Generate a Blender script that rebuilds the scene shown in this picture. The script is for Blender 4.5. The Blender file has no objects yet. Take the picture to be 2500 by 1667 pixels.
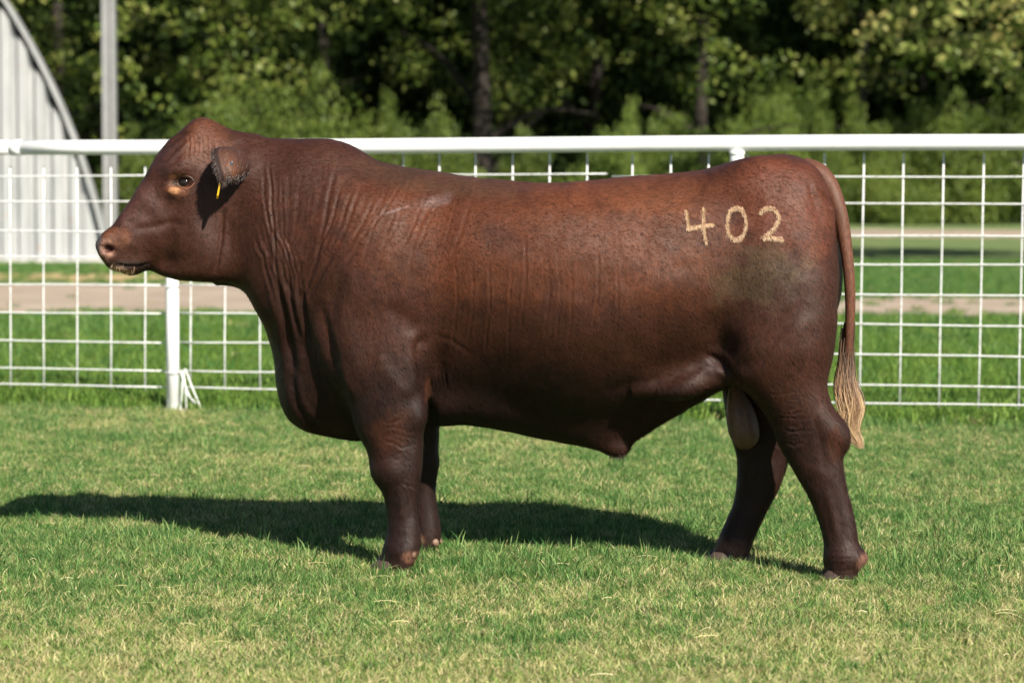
import bpy, bmesh, math, random
import numpy as np
from mathutils import Vector, Quaternion, Matrix
from mathutils.bvhtree import BVHTree
random.seed(7); rng = np.random.default_rng(7)

# ------------------------------------------------------------------ camera, sky, sun, exposure
SC = bpy.context.scene
FPX, H, HORIZ = 6080.0, 1.19, 480.0             # focal length in photo pixels, eye height, horizon row
PITCH = math.atan((833.5 - HORIZ) / FPX)
cam_d = bpy.data.cameras.new('camera'); cam = bpy.data.objects.new('camera', cam_d)
SC.collection.objects.link(cam); SC.camera = cam
cam.location = (0, 0, H); cam.rotation_euler = (math.pi/2 - PITCH, 0, 0)
cam_d.sensor_width = 36; cam_d.lens = FPX / 2500 * 36
cam_d.clip_start = 0.5; cam_d.clip_end = 2000
cam_d.dof.use_dof = True; cam_d.dof.focus_distance = 7.72; cam_d.dof.aperture_fstop = 3.7

SUN = Vector((0.60, -1.13, 1.0)).normalized()
world = bpy.data.worlds.new("World"); SC.world = world; world.use_nodes = True
nt = world.node_tree; nt.nodes.clear()
sky = nt.nodes.new('ShaderNodeTexSky'); sky.sky_type = 'NISHITA'; sky.sun_disc = False
sky.sun_elevation = math.asin(SUN.z); sky.sun_rotation = math.atan2(SUN.x, SUN.y)
sky.air_density = 0.8; sky.dust_density = 0.3
bg = nt.nodes.new('ShaderNodeBackground'); bg.inputs['Strength'].default_value = 0.05
wo = nt.nodes.new('ShaderNodeOutputWorld')
nt.links.new(sky.outputs[0], bg.inputs[0]); nt.links.new(bg.outputs[0], wo.inputs[0])
sun_d = bpy.data.lights.new('sun', 'SUN'); sun_d.energy = 5.0; sun_d.angle = math.radians(0.5); sun_d.color = (1, 0.93, 0.80)
sun = bpy.data.objects.new('sun', sun_d); SC.collection.objects.link(sun)
sun.rotation_euler = (-SUN).to_track_quat('-Z', 'Y').to_euler(); sun.location = SUN * 30
SC.view_settings.view_transform = 'Standard'; SC.view_settings.look = 'None'
SC.view_settings.gamma = 1; SC.view_settings.use_curve_mapping = False
SC.view_settings.exposure = 1.06

# ------------------------------------------------------------------ helpers
K = 2500 / 2352.0
def ray(u, v):
    """direction through photo pixel (2500 px wide)"""
    x = (u - 1250) / FPX; z = -(v - 833.5) / FPX
    c, s = math.cos(PITCH), math.sin(PITCH)
    return Vector((x, c + z * s, z * c - s))
def at(u, v, Y):
    d = ray(u, v); t = Y / d.y
    return Vector((d.x * t, Y, H + d.z * t))
def ground(u, v):
    d = ray(u, v); t = -H / d.z
    return Vector((d.x * t, d.y * t, 0))
YA, YB = 7.94, -0.17                             # the bull stands slightly turned: its mid plane is Y = YA + YB*X
def YC(x):
    """depth of the bull's mid plane; the neck bends a little towards the camera"""
    e = np.maximum(0, -0.45 - np.asarray(x, float)); r = YA + YB*np.asarray(x, float) - 0.22*e*e
    return float(r) if r.ndim == 0 else r
def P(u, v, dy=0.0):
    """traced point (2352 px frame) on the bull's mid plane moved by dy"""
    d = ray(u * K, v * K); e = 0.0
    for _ in range(4):
        t = (YA + dy + e) / (d.y - YB * d.x); e = YC(d.x*t) - YA - YB*d.x*t
    return Vector((d.x * t, d.y * t, H + d.z * t))
def project(co):
    """world -> traced frame, vectorised"""
    c, s = math.cos(PITCH), math.sin(PITCH)
    y = co[:, 1]; z = co[:, 2] - H
    dep = y * c - z * s; up = y * s + z * c
    return (1250 + co[:, 0] / dep * FPX) / K, (833.5 - up / dep * FPX) / K

def link(o, parent=None):
    SC.collection.objects.link(o)
    if parent is not None:
        o.parent = parent; o.matrix_parent_inverse = Matrix.Translation(-parent.location)
    return o
def tag(o, label=None, cat=None, group=None, kind=None):
    if label: o['label'] = label
    if cat: o['category'] = cat
    if group: o['group'] = group
    if kind: o['kind'] = kind
    return o
def empty(name, loc, label, cat, group=None):
    o = bpy.data.objects.new(name, None); o.location = loc; o.empty_display_size = 0.2
    SC.collection.objects.link(o); return tag(o, label, cat, group)
def mesh_obj(name, verts, faces, mat, parent=None, smooth=True):
    me = bpy.data.meshes.new(name)
    if isinstance(verts, np.ndarray) and isinstance(faces, np.ndarray):
        n = faces.shape[1]
        me.vertices.add(len(verts)); me.vertices.foreach_set('co', verts.astype(np.float32).ravel())
        me.loops.add(faces.size); me.loops.foreach_set('vertex_index', faces.astype(np.int32).ravel())
        me.polygons.add(len(faces)); me.polygons.foreach_set('loop_start', np.arange(0, faces.size, n, dtype=np.int32))
        me.update(calc_edges=True); me.validate()
    else:
        me.from_pydata([tuple(v) for v in verts], [], [tuple(f) for f in faces]); me.update()
    me.polygons.foreach_set('use_smooth', [smooth] * len(me.polygons))
    if mat: me.materials.append(mat)
    return link(bpy.data.objects.new(name, me), parent)
def colattr(me, cols, name='col'):
    a = me.attributes.new(name, 'FLOAT_COLOR', 'POINT')
    c = np.ones((len(me.vertices), 4), np.float32); c[:, :3] = cols
    a.data.foreach_set('color', c.ravel())
def tube_data(path, rad, n=10, cap=True, flat=None):
    path = [Vector(p) for p in path]; vs = []; fs = []
    if not hasattr(rad, '__len__'): rad = [rad] * len(path)
    prev = None
    for i, p in enumerate(path):
        t = (path[min(i+1, len(path)-1)] - path[max(i-1, 0)]).normalized()
        if prev is None:
            a = t.cross(Vector((0, 1, 0)));
            if a.length < 0.1: a = t.cross(Vector((1, 0, 0)))
            a.normalize()
        else:
            a = (prev - t * prev.dot(t)).normalized()
        prev = a; b = t.cross(a)
        for k in range(n):
            w = 2 * math.pi * k / n
            vs.append(p + (a * math.cos(w) + b * math.sin(w) * (flat or 1)) * rad[i])
    for i in range(len(path)-1):
        for k in range(n):
            k2 = (k+1) % n
            fs.append((i*n+k, i*n+k2, (i+1)*n+k2, (i+1)*n+k))
    if cap:
        fs.append(tuple(range(n))[::-1]); fs.append(tuple((len(path)-1)*n + k for k in range(n)))
    return vs, fs
def tube(name, path, rad, mat, parent=None, n=10, cap=True, flat=None):
    vs, fs = tube_data(path, rad, n, cap, flat)
    return mesh_obj(name, vs, fs, mat, parent)
def merge(parts):
    V, F = [], []
    for vs, fs in parts:
        o = len(V); V += list(vs); F += [tuple(i + o for i in f) for f in fs]
    return V, F
def spline(pts, n):
    """Catmull-Rom through pts -> n samples"""
    pts = [Vector(p) for p in pts]; out = []; m = len(pts) - 1
    for i in range(n):
        t = i / (n-1) * m; k = min(int(t), m-1); f = t - k
        p0, p1, p2, p3 = pts[max(k-1, 0)], pts[k], pts[k+1], pts[min(k+2, m)]
        out.append(0.5 * ((2*p1) + (p2-p0)*f + (2*p0-5*p1+4*p2-p3)*f*f + (3*p1-p0-3*p2+p3)*f**3))
    return out

# ------------------------------------------------------------------ materials
class N:
    """tiny node builder"""
    def __init__(s, name):
        s.m = bpy.data.materials.new(name); s.m.use_nodes = True; s.t = s.m.node_tree
        s.b = s.t.nodes['Principled BSDF']; s.o = s.t.nodes['Material Output']
    def n(s, typ, **kw):
        x = s.t.nodes.new(typ)
        for k, v in kw.items():
            if k in x.inputs.keys(): x.inputs[k].default_value = v
            else: setattr(x, k, v)
        return x
    def l(s, a, b): s.t.links.new(a, b)
    def noise(s, scale, vec=None, detail=4, rough=0.55, stretch=None, dist=0):
        x = s.n('ShaderNodeTexNoise'); x.inputs['Scale'].default_value = scale
        x.inputs['Detail'].default_value = detail; x.inputs['Roughness'].default_value = rough
        x.inputs['Distortion'].default_value = dist
        if vec is None: vec = s.n('ShaderNodeTexCoord').outputs['Object']
        if stretch:
            mp = s.n('ShaderNodeMapping'); mp.inputs['Scale'].default_value = stretch[:3]
            if len(stretch) > 3: mp.inputs['Rotation'].default_value = stretch[3]
            s.l(vec, mp.inputs['Vector']); vec = mp.outputs[0]
        s.l(vec, x.inputs['Vector']); return x.outputs['Fac']
    def ramp(s, fac, stops, interp='LINEAR'):
        r = s.n('ShaderNodeValToRGB'); r.color_ramp.interpolation = interp
        e = r.color_ramp.elements
        while len(e) < len(stops): e.new(0.5)
        for i, (p, c) in enumerate(stops):
            e[i].position = p; e[i].color = (*c, 1) if hasattr(c, '__len__') else (c, c, c, 1)
        s.l(fac, r.inputs[0]); return r.outputs[0]
    def mix(s, fac, a, b, mode='MIX'):
        x = s.n('ShaderNodeMix'); x.data_type = 'RGBA'; x.blend_type = mode
        for k, v in ((0, fac), (6, a), (7, b)):
            if hasattr(v, 'is_linked') or isinstance(v, bpy.types.NodeSocket): s.l(v, x.inputs[k])
            elif k == 0: x.inputs[0].default_value = v
            else: x.inputs[k].default_value = (*v, 1) if hasattr(v, '__len__') else (v, v, v, 1)
        return x.outputs[2]
    def bump(s, h, strength, dist, normal=None):
        b = s.n('ShaderNodeBump'); b.inputs['Strength'].default_value = strength; b.inputs['Distance'].default_value = dist
        s.l(h, b.inputs['Height'])
        if normal is not None: s.l(normal, b.inputs['Normal'])
        return b.outputs[0]
    def attr(s, name):
        a = s.n('ShaderNodeAttribute'); a.attribute_name = name; return a
    def set(s, **kw):
        for k, v in kw.items():
            k = k.replace('_', ' ')
            if isinstance(v, bpy.types.NodeSocket): s.l(v, s.b.inputs[k])
            else: s.b.inputs[k].default_value = (*v, 1) if (hasattr(v, '__len__') and len(v) == 3 and 'olo' in k) else v
        return s.m

def mat_simple(name, col, rough=0.5, var=0.12, scale=20, bump=0.0, spec=0.5, metallic=0):
    m = N(name); f = m.noise(scale)
    c = m.ramp(f, [(0.25, [x*(1-var) for x in col]), (0.75, [min(1, x*(1+var)) for x in col])])
    kw = dict(Base_Color=c, Roughness=rough, Metallic=metallic)
    if bump: kw['Normal'] = m.bump(f, bump, 0.005)
    m.set(**kw); m.b.inputs['Specular IOR Level'].default_value = spec
    return m.m

def mat_leaf(name, cols, rough=0.45, trans=0.35, spec=0.4):
    """foliage: per-leaf colour through attribute 'rnd' (0..1)"""
    m = N(name); a = m.attr('rnd')
    n = len(cols); c = m.ramp(a.outputs['Fac'], [(i/(n-1), x) for i, x in enumerate(cols)])
    oi = m.n('ShaderNodeObjectInfo'); br = m.ramp(oi.outputs['Random'], [(0, 0.8), (1, 1.2)])
    c = m.mix(1.0, c, br, 'MULTIPLY')
    m.set(Base_Color=c, Roughness=rough); m.b.inputs['Specular IOR Level'].default_value = spec
    t = m.n('ShaderNodeBsdfTranslucent'); m.l(c, t.inputs['Color'])
    ms = m.n('ShaderNodeMixShader'); ms.inputs[0].default_value = trans
    m.l(m.b.outputs[0], ms.inputs[1]); m.l(t.outputs[0], ms.inputs[2]); m.l(ms.outputs[0], m.o.inputs[0])
    return m.m

def mat_hide():
    m = N('bull_hide'); col = m.attr('col').outputs['Color']
    big = m.noise(3.2, detail=5, rough=0.6)
    mid = m.noise(26, detail=4, rough=0.6, stretch=(1.6, 1.6, 0.7))
    hair = m.noise(290, detail=3, rough=0.6, stretch=(1.2, 1.2, 0.22, (0, 0.35, 0)))
    fine = m.noise(700, detail=2, rough=0.7, stretch=(1, 1, 0.4, (0, 0.5, 0)))
    c = m.mix(1.0, col, m.ramp(big, [(0.3, 0.8), (0.7, 1.2)]), 'MULTIPLY')
    c = m.mix(0.7, c, m.ramp(mid, [(0.3, (0.82, 0.84, 0.86)), (0.7, (1.18, 1.15, 1.14))]), 'MULTIPLY')
    c = m.mix(0.9, c, m.ramp(hair, [(0.34, 0.66), (0.5, 1.0), (0.68, 1.55)]), 'MULTIPLY')
    b1 = m.bump(mid, 0.12, 0.010)
    b2 = m.bump(hair, 0.25, 0.003, b1)
    b3 = m.bump(fine, 0.3, 0.002, b2)
    m.set(Base_Color=c, Roughness=m.ramp(mid, [(0.3, 0.62), (0.7, 0.52)]), Normal=b3)
    m.b.inputs['Specular IOR Level'].default_value = 0.29
    m.b.inputs['Sheen Weight'].default_value = 0.0; m.b.inputs['Sheen Roughness'].default_value = 0.4
    m.b.inputs['Sheen Tint'].default_value = (0.8, 0.75, 0.8, 1)
    return m.m

M = {}
M['hide'] = mat_hide()
M['skin'] = mat_simple('scrotal_skin', (0.115, 0.060, 0.036), 0.55, 0.2, 60, 0.8)
M['horn'] = mat_simple('hoof_horn', (0.17, 0.10, 0.065), 0.55, 0.25, 40, 0.3)
M['hoof'] = mat_simple('dark_hoof', (0.055, 0.036, 0.028), 0.5, 0.3, 40, 0.3)
M['eye'] = mat_simple('eye_dark', (0.012, 0.008, 0.007), 0.08, 0.1, 20)
M['tagy'] = mat_simple('yellow_plastic', (0.62, 0.36, 0.01), 0.4, 0.05, 20)
M['stud'] = mat_simple('dark_stud', (0.04, 0.045, 0.06), 0.4, 0.1, 20)
def mat_hairs(name, cols, rough=0.5):
    m = N(name); a = m.attr('rnd').outputs['Fac']
    c = m.ramp(a, [(i/(len(cols)-1), x) for i, x in enumerate(cols)])
    m.set(Base_Color=c, Roughness=rough); return m.m
M['brand'] = mat_hairs('cream_hair', [(0.14, 0.06, 0.03), (0.33, 0.19, 0.10), (0.50, 0.36, 0.22)], 0.6)
M['switch'] = mat_hairs('switch_hair', [(0.014, 0.008, 0.006), (0.09, 0.045, 0.022), (0.28, 0.16, 0.08), (0.48, 0.33, 0.18)], 0.55)
M['coat_hair'] = mat_hairs('coat_hair', [(0.010, 0.005, 0.004), (0.025, 0.010, 0.006), (0.045, 0.017, 0.010)], 0.45)
# white paint with faint grime
_m = N('white_paint'); _f = _m.noise(9, detail=6); _g = _m.noise(120, detail=3)
_c = _m.mix(_m.ramp(_f, [(0.5, 0.0), (0.75, 0.35)]), (0.80, 0.81, 0.82), (0.55, 0.54, 0.50))
M['white'] = _m.set(Base_Color=_c, Roughness=0.35, Normal=_m.bump(_g, 0.15, 0.002))
_m = N('painted_wire'); _f = _m.noise(35, detail=5)
_c = _m.mix(_m.ramp(_f, [(0.52, 0.0), (0.68, 1.0)]), (0.72, 0.73, 0.74), (0.50, 0.49, 0.47))
M['wire'] = _m.set(Base_Color=_c, Roughness=0.45)
_m = N('galvanised_sheet'); _f = _m.noise(2.2, detail=6, stretch=(3, 3, 0.5)); _r = _m.noise(5, detail=6, rough=0.7)
_c = _m.ramp(_f, [(0.3, (0.27, 0.28, 0.29)), (0.7, (0.38, 0.385, 0.39))])
_c = _m.mix(_m.ramp(_r, [(0.64, 0.0), (0.72, 0.8)]), _c, (0.36, 0.20, 0.12))
M['sheet'] = _m.set(Base_Color=_c, Roughness=0.5)
M['trim'] = mat_simple('weathered_trim', (0.27, 0.275, 0.28), 0.55, 0.2, 3)
M['galv'] = mat_simple('galvanised_pole', (0.22, 0.222, 0.225), 0.5, 0.15, 6)
M['dark'] = mat_simple('dark_gap', (0.02, 0.02, 0.02), 0.9)
M['concrete'] = mat_simple('concrete', (0.42, 0.40, 0.37), 0.85, 0.2, 8, 0.3)
_m = N('bark'); _f = _m.noise(14, detail=8, rough=0.7, stretch=(2, 2, 0.35))
M['bark'] = _m.set(Base_Color=_m.ramp(_f, [(0.3, (0.012, 0.009, 0.007)), (0.7, (0.036, 0.026, 0.020))]), Roughness=0.9, Normal=_m.bump(_f, 1.0, 0.04))

# ------------------------------------------------------------------ ground, road
def mat_ground():
    m = N('turf_soil'); co = m.n('ShaderNodeTexCoord').outputs['Object']
    f1 = m.noise(0.7, co, 6, 0.6); f2 = m.noise(9, co, 6, 0.65); f3 = m.noise(90, co, 5, 0.7)
    g = m.ramp(f2, [(0.3, (0.060, 0.125, 0.030)), (0.5, (0.105, 0.18, 0.045)), (0.72, (0.22, 0.24, 0.085))])
    g = m.mix(m.ramp(f1, [(0.45, 0.0), (0.65, 0.55)]), g, (0.21, 0.225, 0.09))
    g = m.mix(1.0, g, m.ramp(f3, [(0.3, 0.55), (0.7, 1.35)]), 'MULTIPLY')
    b = m.bump(f3, 0.8, 0.03, m.bump(f2, 0.6, 0.08))
    return m.set(Base_Color=g, Roughness=0.95, Normal=b)
M['ground'] = mat_ground()
def mat_thatch():
    m = N('thatch'); co = m.n('ShaderNodeTexCoord').outputs['Object']
    f2 = m.noise(6, co, 6, 0.65); f3 = m.noise(140, co, 5, 0.7)
    g = m.ramp(f2, [(0.3, (0.09, 0.12, 0.04)), (0.6, (0.20, 0.20, 0.085)), (0.8, (0.32, 0.28, 0.14))])
    g = m.mix(1.0, g, m.ramp(f3, [(0.3, 0.4), (0.7, 1.3)]), 'MULTIPLY')
    return m.set(Base_Color=g, Roughness=0.95, Normal=m.bump(f3, 1.0, 0.015))
M['thatch'] = mat_thatch()
def mat_dirt():
    m = N('packed_dirt'); co = m.n('ShaderNodeTexCoord').outputs['Object']
    f1 = m.noise(0.9, co, 6, 0.6); f3 = m.noise(35, co, 6, 0.7)
    g = m.ramp(f1, [(0.35, (0.27, 0.205, 0.155)), (0.65, (0.37, 0.30, 0.235))])
    g = m.mix(1.0, g, m.ramp(f3, [(0.3, 0.75), (0.7, 1.2)]), 'MULTIPLY')
    return m.set(Base_Color=g, Roughness=0.95, Normal=m.bump(f3, 0.6, 0.02))
M['dirt'] = mat_dirt(); M['verge'] = mat_simple('dry_verge', (0.36, 0.25, 0.12), 0.95, 0.35, 3)
def sheet(name, pts, z, mat):
    o = mesh_obj(name, [(x, y, z) for x, y in pts], [tuple(range(len(pts)))], mat, smooth=False)
    return tag(o, kind='structure')
sheet('ground', [(-600, -60), (600, -60), (600, 900), (-600, 900)], 0, M['ground'])
sheet('lawn', [(-14, 1.0), (14, 1.0), (14, 13.26-0.2347*14), (-14, 13.26+0.2347*14)], 0.004, M['thatch'])
def wavy_strip(name, ctr, half, z, mat):
    """road sheet with uneven edges along a centre line"""
    c = spline([(a, b, 0) for a, b in ctr], 90); hh = spline([(h, 0, 0) for h in half], 90)
    vs = []; fs = []
    for i, p in enumerate(c):
        for s in (-1, 1):
            w = hh[i].x * (1 + 0.10*math.sin(i*1.7+s) + 0.07*math.sin(i*3.9+2*s)) + random.uniform(-.12, .12)
            vs.append((p.x, p.y + s*w, z))
    for i in range(len(c)-1): fs.append((2*i, 2*i+2, 2*i+3, 2*i+1))
    return tag(mesh_obj(name, vs, fs, mat, smooth=False), kind='structure')
wavy_strip('dirt_road', [(-40, 34), (-16, 30.5), (-6, 29.8), (-2.5, 28.9), (1, 27.5), (4, 26.9), (7, 27.2), (12, 27), (20, 29), (40, 34)],
           [5, 4.9, 4.6, 3.9, 2.2, 2.3, 2.5, 2.4, 2.5, 2.5], 0.008, M['dirt'])
wavy_strip('dry_verge', [(-40, 38.5), (-14, 37.5), (-7, 36.6), (-2, 35)], [1.6, 1.6, 1.5, 1.0], 0.012, M['verge'])
wavy_strip('gravel_lane', [(-60, 90), (0, 84), (13, 81), (24, 80), (80, 92)], [9, 9, 9, 9, 9], 0.008, M['dirt'])

# ------------------------------------------------------------------ grass (instanced tufts, one object per kind of ground cover)
def blade_mesh(name, n, radius, hmin, hmax, wid, lean, mat, flat=0.0, seg=2):
    V = []; F = []; R = []
    for i in range(n):
        a = random.uniform(0, 2*math.pi); r = radius * math.sqrt(random.random())
        x, y = r*math.cos(a), r*math.sin(a); h = random.uniform(hmin, hmax); w = wid * random.uniform(0.7, 1.3)
        d = random.uniform(0, 2*math.pi); dx, dy = math.cos(d), math.sin(d)
        ang = random.uniform(0, math.pi); wx, wy = math.cos(ang)*w/2, math.sin(ang)*w/2
        ln = random.uniform(0.2, 1.0) * lean * h
        up = h * (1 - flat * random.uniform(0.6, 1.0)); ln = ln + h*flat
        o = len(V); rv = random.random()
        for k in range(seg):
            t = k / seg; ww = 1 - 0.35*t
            cx = x + dx*ln*t*t; cy = y + dy*ln*t*t; z = up * t * (1 - 0.15*t)+0.002
            V.append((cx-wx*ww, cy-wy*ww, z)); V.append((cx+wx*ww, cy+wy*ww, z)); R += [rv, rv]
        V.append((x+dx*ln, y+dy*ln, up*0.85+0.002)); R.append(rv)
        for k in range(seg-1): F.append((o+2*k, o+2*k+1, o+2*k+3, o+2*k+2))
        F.append((o+2*seg-2, o+2*seg-1, o+2*seg))
    me = bpy.data.meshes.new(name); me.from_pydata(V, [], F); me.materials.append(mat)
    at_ = me.attributes.new('rnd', 'FLOAT', 'POINT'); at_.data.foreach_set('value', R)
    return me
green = [(0.036, 0.105, 0.026), (0.070, 0.175, 0.042), (0.130, 0.25, 0.065), (0.26, 0.35, 0.13)]
M['grass_green'] = mat_leaf('green_grass', green, 0.6, 0.4, 0.15)
M['grass_lush'] = mat_leaf('lush_grass', [(0.065, 0.135, 0.022), (0.12, 0.22, 0.038), (0.23, 0.33, 0.07)], 0.6, 0.4, 0.15)
M['grass_straw'] = mat_leaf('straw_grass', [(0.28, 0.25, 0.10), (0.44, 0.40, 0.19), (0.62, 0.55, 0.33)], 0.65, 0.3, 0.15)
M['grass_dull'] = mat_leaf('dull_grass', [(0.07, 0.16, 0.028), (0.15, 0.26, 0.05), (0.32, 0.37, 0.12), (0.55, 0.49, 0.23), (0.60, 0.52, 0.30)], 0.6, 0.35, 0.15)
def tuft_coll(name, meshes):
    c = bpy.data.collections.new(name)
    for i, me in enumerate(meshes):
        o = bpy.data.objects.new('%s_%02d' % (name, i), me); c.objects.link(o)
    return c
def scatter(name, pts, rot, scl, idx, coll, label, cat):
    me = bpy.data.meshes.new(name); me.vertices.add(len(pts)); me.vertices.foreach_set('co', pts.astype(np.float32).ravel())
    a = me.attributes.new('rot', 'FLOAT_VECTOR', 'POINT'); a.data.foreach_set('vector', rot.astype(np.float32).ravel())
    a = me.attributes.new('scl', 'FLOAT_VECTOR', 'POINT'); a.data.foreach_set('vector', scl.astype(np.float32).ravel())
    a = me.attributes.new('idx', 'INT', 'POINT'); a.data.foreach_set('value', idx.astype(np.int32))
    o = link(bpy.data.objects.new(name, me))
    ng = bpy.data.node_groups.new(name, 'GeometryNodeTree')
    ng.interface.new_socket('Geometry', in_out='INPUT', socket_type='NodeSocketGeometry')
    ng.interface.new_socket('Geometry', in_out='OUTPUT', socket_type='NodeSocketGeometry')
    gi = ng.nodes.new('NodeGroupInput'); go = ng.nodes.new('NodeGroupOutput')
    ip = ng.nodes.new('GeometryNodeInstanceOnPoints'); ci = ng.nodes.new('GeometryNodeCollectionInfo')
    ci.inputs['Collection'].default_value = coll; ci.inputs['Separate Children'].default_value = True; ci.inputs['Reset Children'].default_value = True
    ip.inputs['Pick Instance'].default_value = True
    def na(n, t):
        x = ng.nodes.new('GeometryNodeInputNamedAttribute'); x.data_type = t; x.inputs['Name'].default_value = n; return x.outputs['Attribute']
    L = ng.links.new
    L(gi.outputs[0], ip.inputs['Points']); L(ci.outputs[0], ip.inputs['Instance'])
    L(na('idx', 'INT'), ip.inputs['Instance Index'])
    er = ng.nodes.new('FunctionNodeEulerToRotation'); L(na('rot', 'FLOAT_VECTOR'), er.inputs[0]); L(er.outputs[0], ip.inputs['Rotation'])
    L(na('scl', 'FLOAT_VECTOR'), ip.inputs['Scale']); L(ip.outputs[0], go.inputs[0])
    md = o.modifiers.new('scatter', 'NODES'); md.node_group = ng
    return tag(o, label, cat, kind='stuff')
def vnoise(x, y, s, seed=0):
    """cheap smooth value noise"""
    r = np.random.default_rng(seed); T = r.random((64, 64)); x = x*s; y = y*s
    xi = np.floor(x).astype(int); yi = np.floor(y).astype(int); fx = x-xi; fy = y-yi
    fx = fx*fx*(3-2*fx); fy = fy*fy*(3-2*fy); g = lambda a, b: T[a % 64, b % 64]
    return (g(xi, yi)*(1-fx)+g(xi+1, yi)*fx)*(1-fy)+(g(xi, yi+1)*(1-fx)+g(xi+1, yi+1)*fx)*fy
def fbm(x, y, s, seed=0):
    return (vnoise(x, y, s, seed)*0.5+vnoise(x, y, s*2.1, seed+1)*0.3+vnoise(x, y, s*4.3, seed+2)*0.2)

tg = []
for i in range(5): tg.append(blade_mesh('tuft_green', 34, 0.035, 0.014, 0.034, 0.0022, 0.8, M['grass_green']))
for i in range(4): tg.append(blade_mesh('tuft_straw', 34, 0.04, 0.012, 0.030, 0.0020, 0.9, M['grass_straw'], 0.25))
for i in range(2): tg.append(blade_mesh('tuft_tall', 9, 0.03, 0.03, 0.070, 0.0028, 0.6, M['grass_green'], 0, 3))
for i in range(4): tg.append(blade_mesh('tuft_wither', 30, 0.035, 0.014, 0.034, 0.0024, 0.9, M['grass_dull'], 0.15))
def near_grass():
    n = 115000
    # area: wedge in front of the fence line (and a little beyond)
    y = 4.6 + (14.6-4.6) * rng.random(n)**0.8; x = (rng.random(n)*2-1) * (0.32*y + 0.8)
    keep = y < 13.15 - 0.2347*x; x, y = x[keep], y[keep]; n = len(x)
    f = fbm(x, y, 1.1, 3); f2 = fbm(x, y, 4.5, 9)
    bp = ground(262, 985); bare = np.exp(-((x-bp.x)/.42)**2-((y-bp.y)/.38)**2)
    near = np.clip((7.5 - y) / 2.0, 0, 1); far = np.clip((y - 8.4)/1.5, 0, 1)
    ps = np.clip(0.36 + 0.40*near + 0.06*far + 0.7*(f-0.5) + 0.7*(f2-0.5) + 0.25*(rng.random(n)-.5), 0.10, 0.9) + 1.2*bare
    r = rng.random(n); straw = r < ps*0.45; dull = (~straw) & (r < ps*0.45+ps*(0.58+.3*near)+.06)
    # lusher ring around the animal's feet and shadow
    ring = np.exp(-((y-8.3)/0.9)**2)
    fl = np.exp(-((13.15-0.2347*x-y)/0.35)**2)*(fbm(x, y, 2.2, 15) > .45)
    tall = (~straw) & (~dull) & (rng.random(n) < 0.02 + 0.10*ring + 0.5*fl)
    idx = rng.integers(0, 5, n)
    # order of children in a collection is by name
    idx = np.where(straw, 100+rng.integers(0, 4, n), idx); idx = np.where(tall, 200+rng.integers(0, 2, n), idx); idx = np.where(dull, 300+rng.integers(0, 4, n), idx)
    s = 0.85 + 0.5*rng.random(n) + 0.15*ring
    s = s * (1 + 0.03*(y-6))
    code = {}
    idx = np.where(idx < 5, idx, np.where(idx < 200, idx-100+5, np.where(idx < 300, idx-200+9, idx-300+11)))
    rot = np.stack([(rng.random(n)-.5)*0.5, (rng.random(n)-.5)*0.5, rng.random(n)*6.283], 1)
    sc = np.stack([s, s, s*(0.75+0.5*rng.random(n))], 1)
    return np.stack([x, y, np.full(n, 0.004)], 1), rot, sc, idx
c_ = tuft_coll('near_tufts', tg)
scatter('lawn_grass', *near_grass(), c_, 'short mown green grass mixed with straw coloured thatch on this side of the fence', 'grass')
# field grass beyond the fence
tf = []
for i in range(3): tf.append(blade_mesh('clump_lush', 40, 0.11, 0.035, 0.095, 0.008, 0.7, M['grass_lush']))
for i in range(2): tf.append(blade_mesh('clump_green', 40, 0.11, 0.04, 0.09, 0.008, 0.8, M['grass_green']))
for i in range(2): tf.append(blade_mesh('clump_straw', 36, 0.11, 0.03, 0.07, 0.008, 0.8, M['grass_straw'], 0.5))
c2_ = tuft_coll('field_tufts', tf)
def field_grass():
    n = 52000
    y = 11.6 + 34*rng.random(n)**1.5; x = (rng.random(n)*2-1) * (0.26*y + 1.2)
    keep = y > 13.35 - 0.2347*x
    road = 29.8 + np.where(x > -3, -(x+3)*0.55, 0); road = np.where(x > 1.5, 27.0, road)
    half = np.where(x < -2.5, 4.6, np.where(x < 1, 3.0, 2.5))
    on = np.abs(y+0.5-road) < half*(1.0+0.7*(fbm(x, y, 1.3, 5)-0.5))
    keep &= ~(on & (rng.random(n) < np.where(x < 0, 0.997, 0.97)))
    keep &= ~((y > 34.2) & (y < 38.6) & (x < -1) & (rng.random(len(x)) < .85))
    x, y = x[keep], y[keep]; n = len(x)
    f = fbm(x, y, 0.5, 21); r = rng.random(n)
    lush = np.clip(0.9-(y-14)/18, 0.15, 0.9)
    idx = np.where(r < lush, rng.integers(0, 3, n), 3+rng.integers(0, 2, n))
    idx = np.where(rng.random(n) < 0.10+0.9*np.clip(f-0.52, 0, 1), 5+rng.integers(0, 2, n), idx)
    s = (0.7+0.6*rng.random(n)) * np.where(y > 24, 0.8, 1.0)
    rot = np.stack([(rng.random(n)-.5)*0.4, (rng.random(n)-.5)*0.4, rng.random(n)*6.283], 1)
    return np.stack([x, y, np.full(n, 0.002)], 1), rot, np.stack([s, s, s*(0.7+0.7*rng.random(n))], 1), idx
scatter('field_grass', *field_grass(), c2_, 'blurred bright green longer grass beyond the fence', 'grass')

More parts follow.
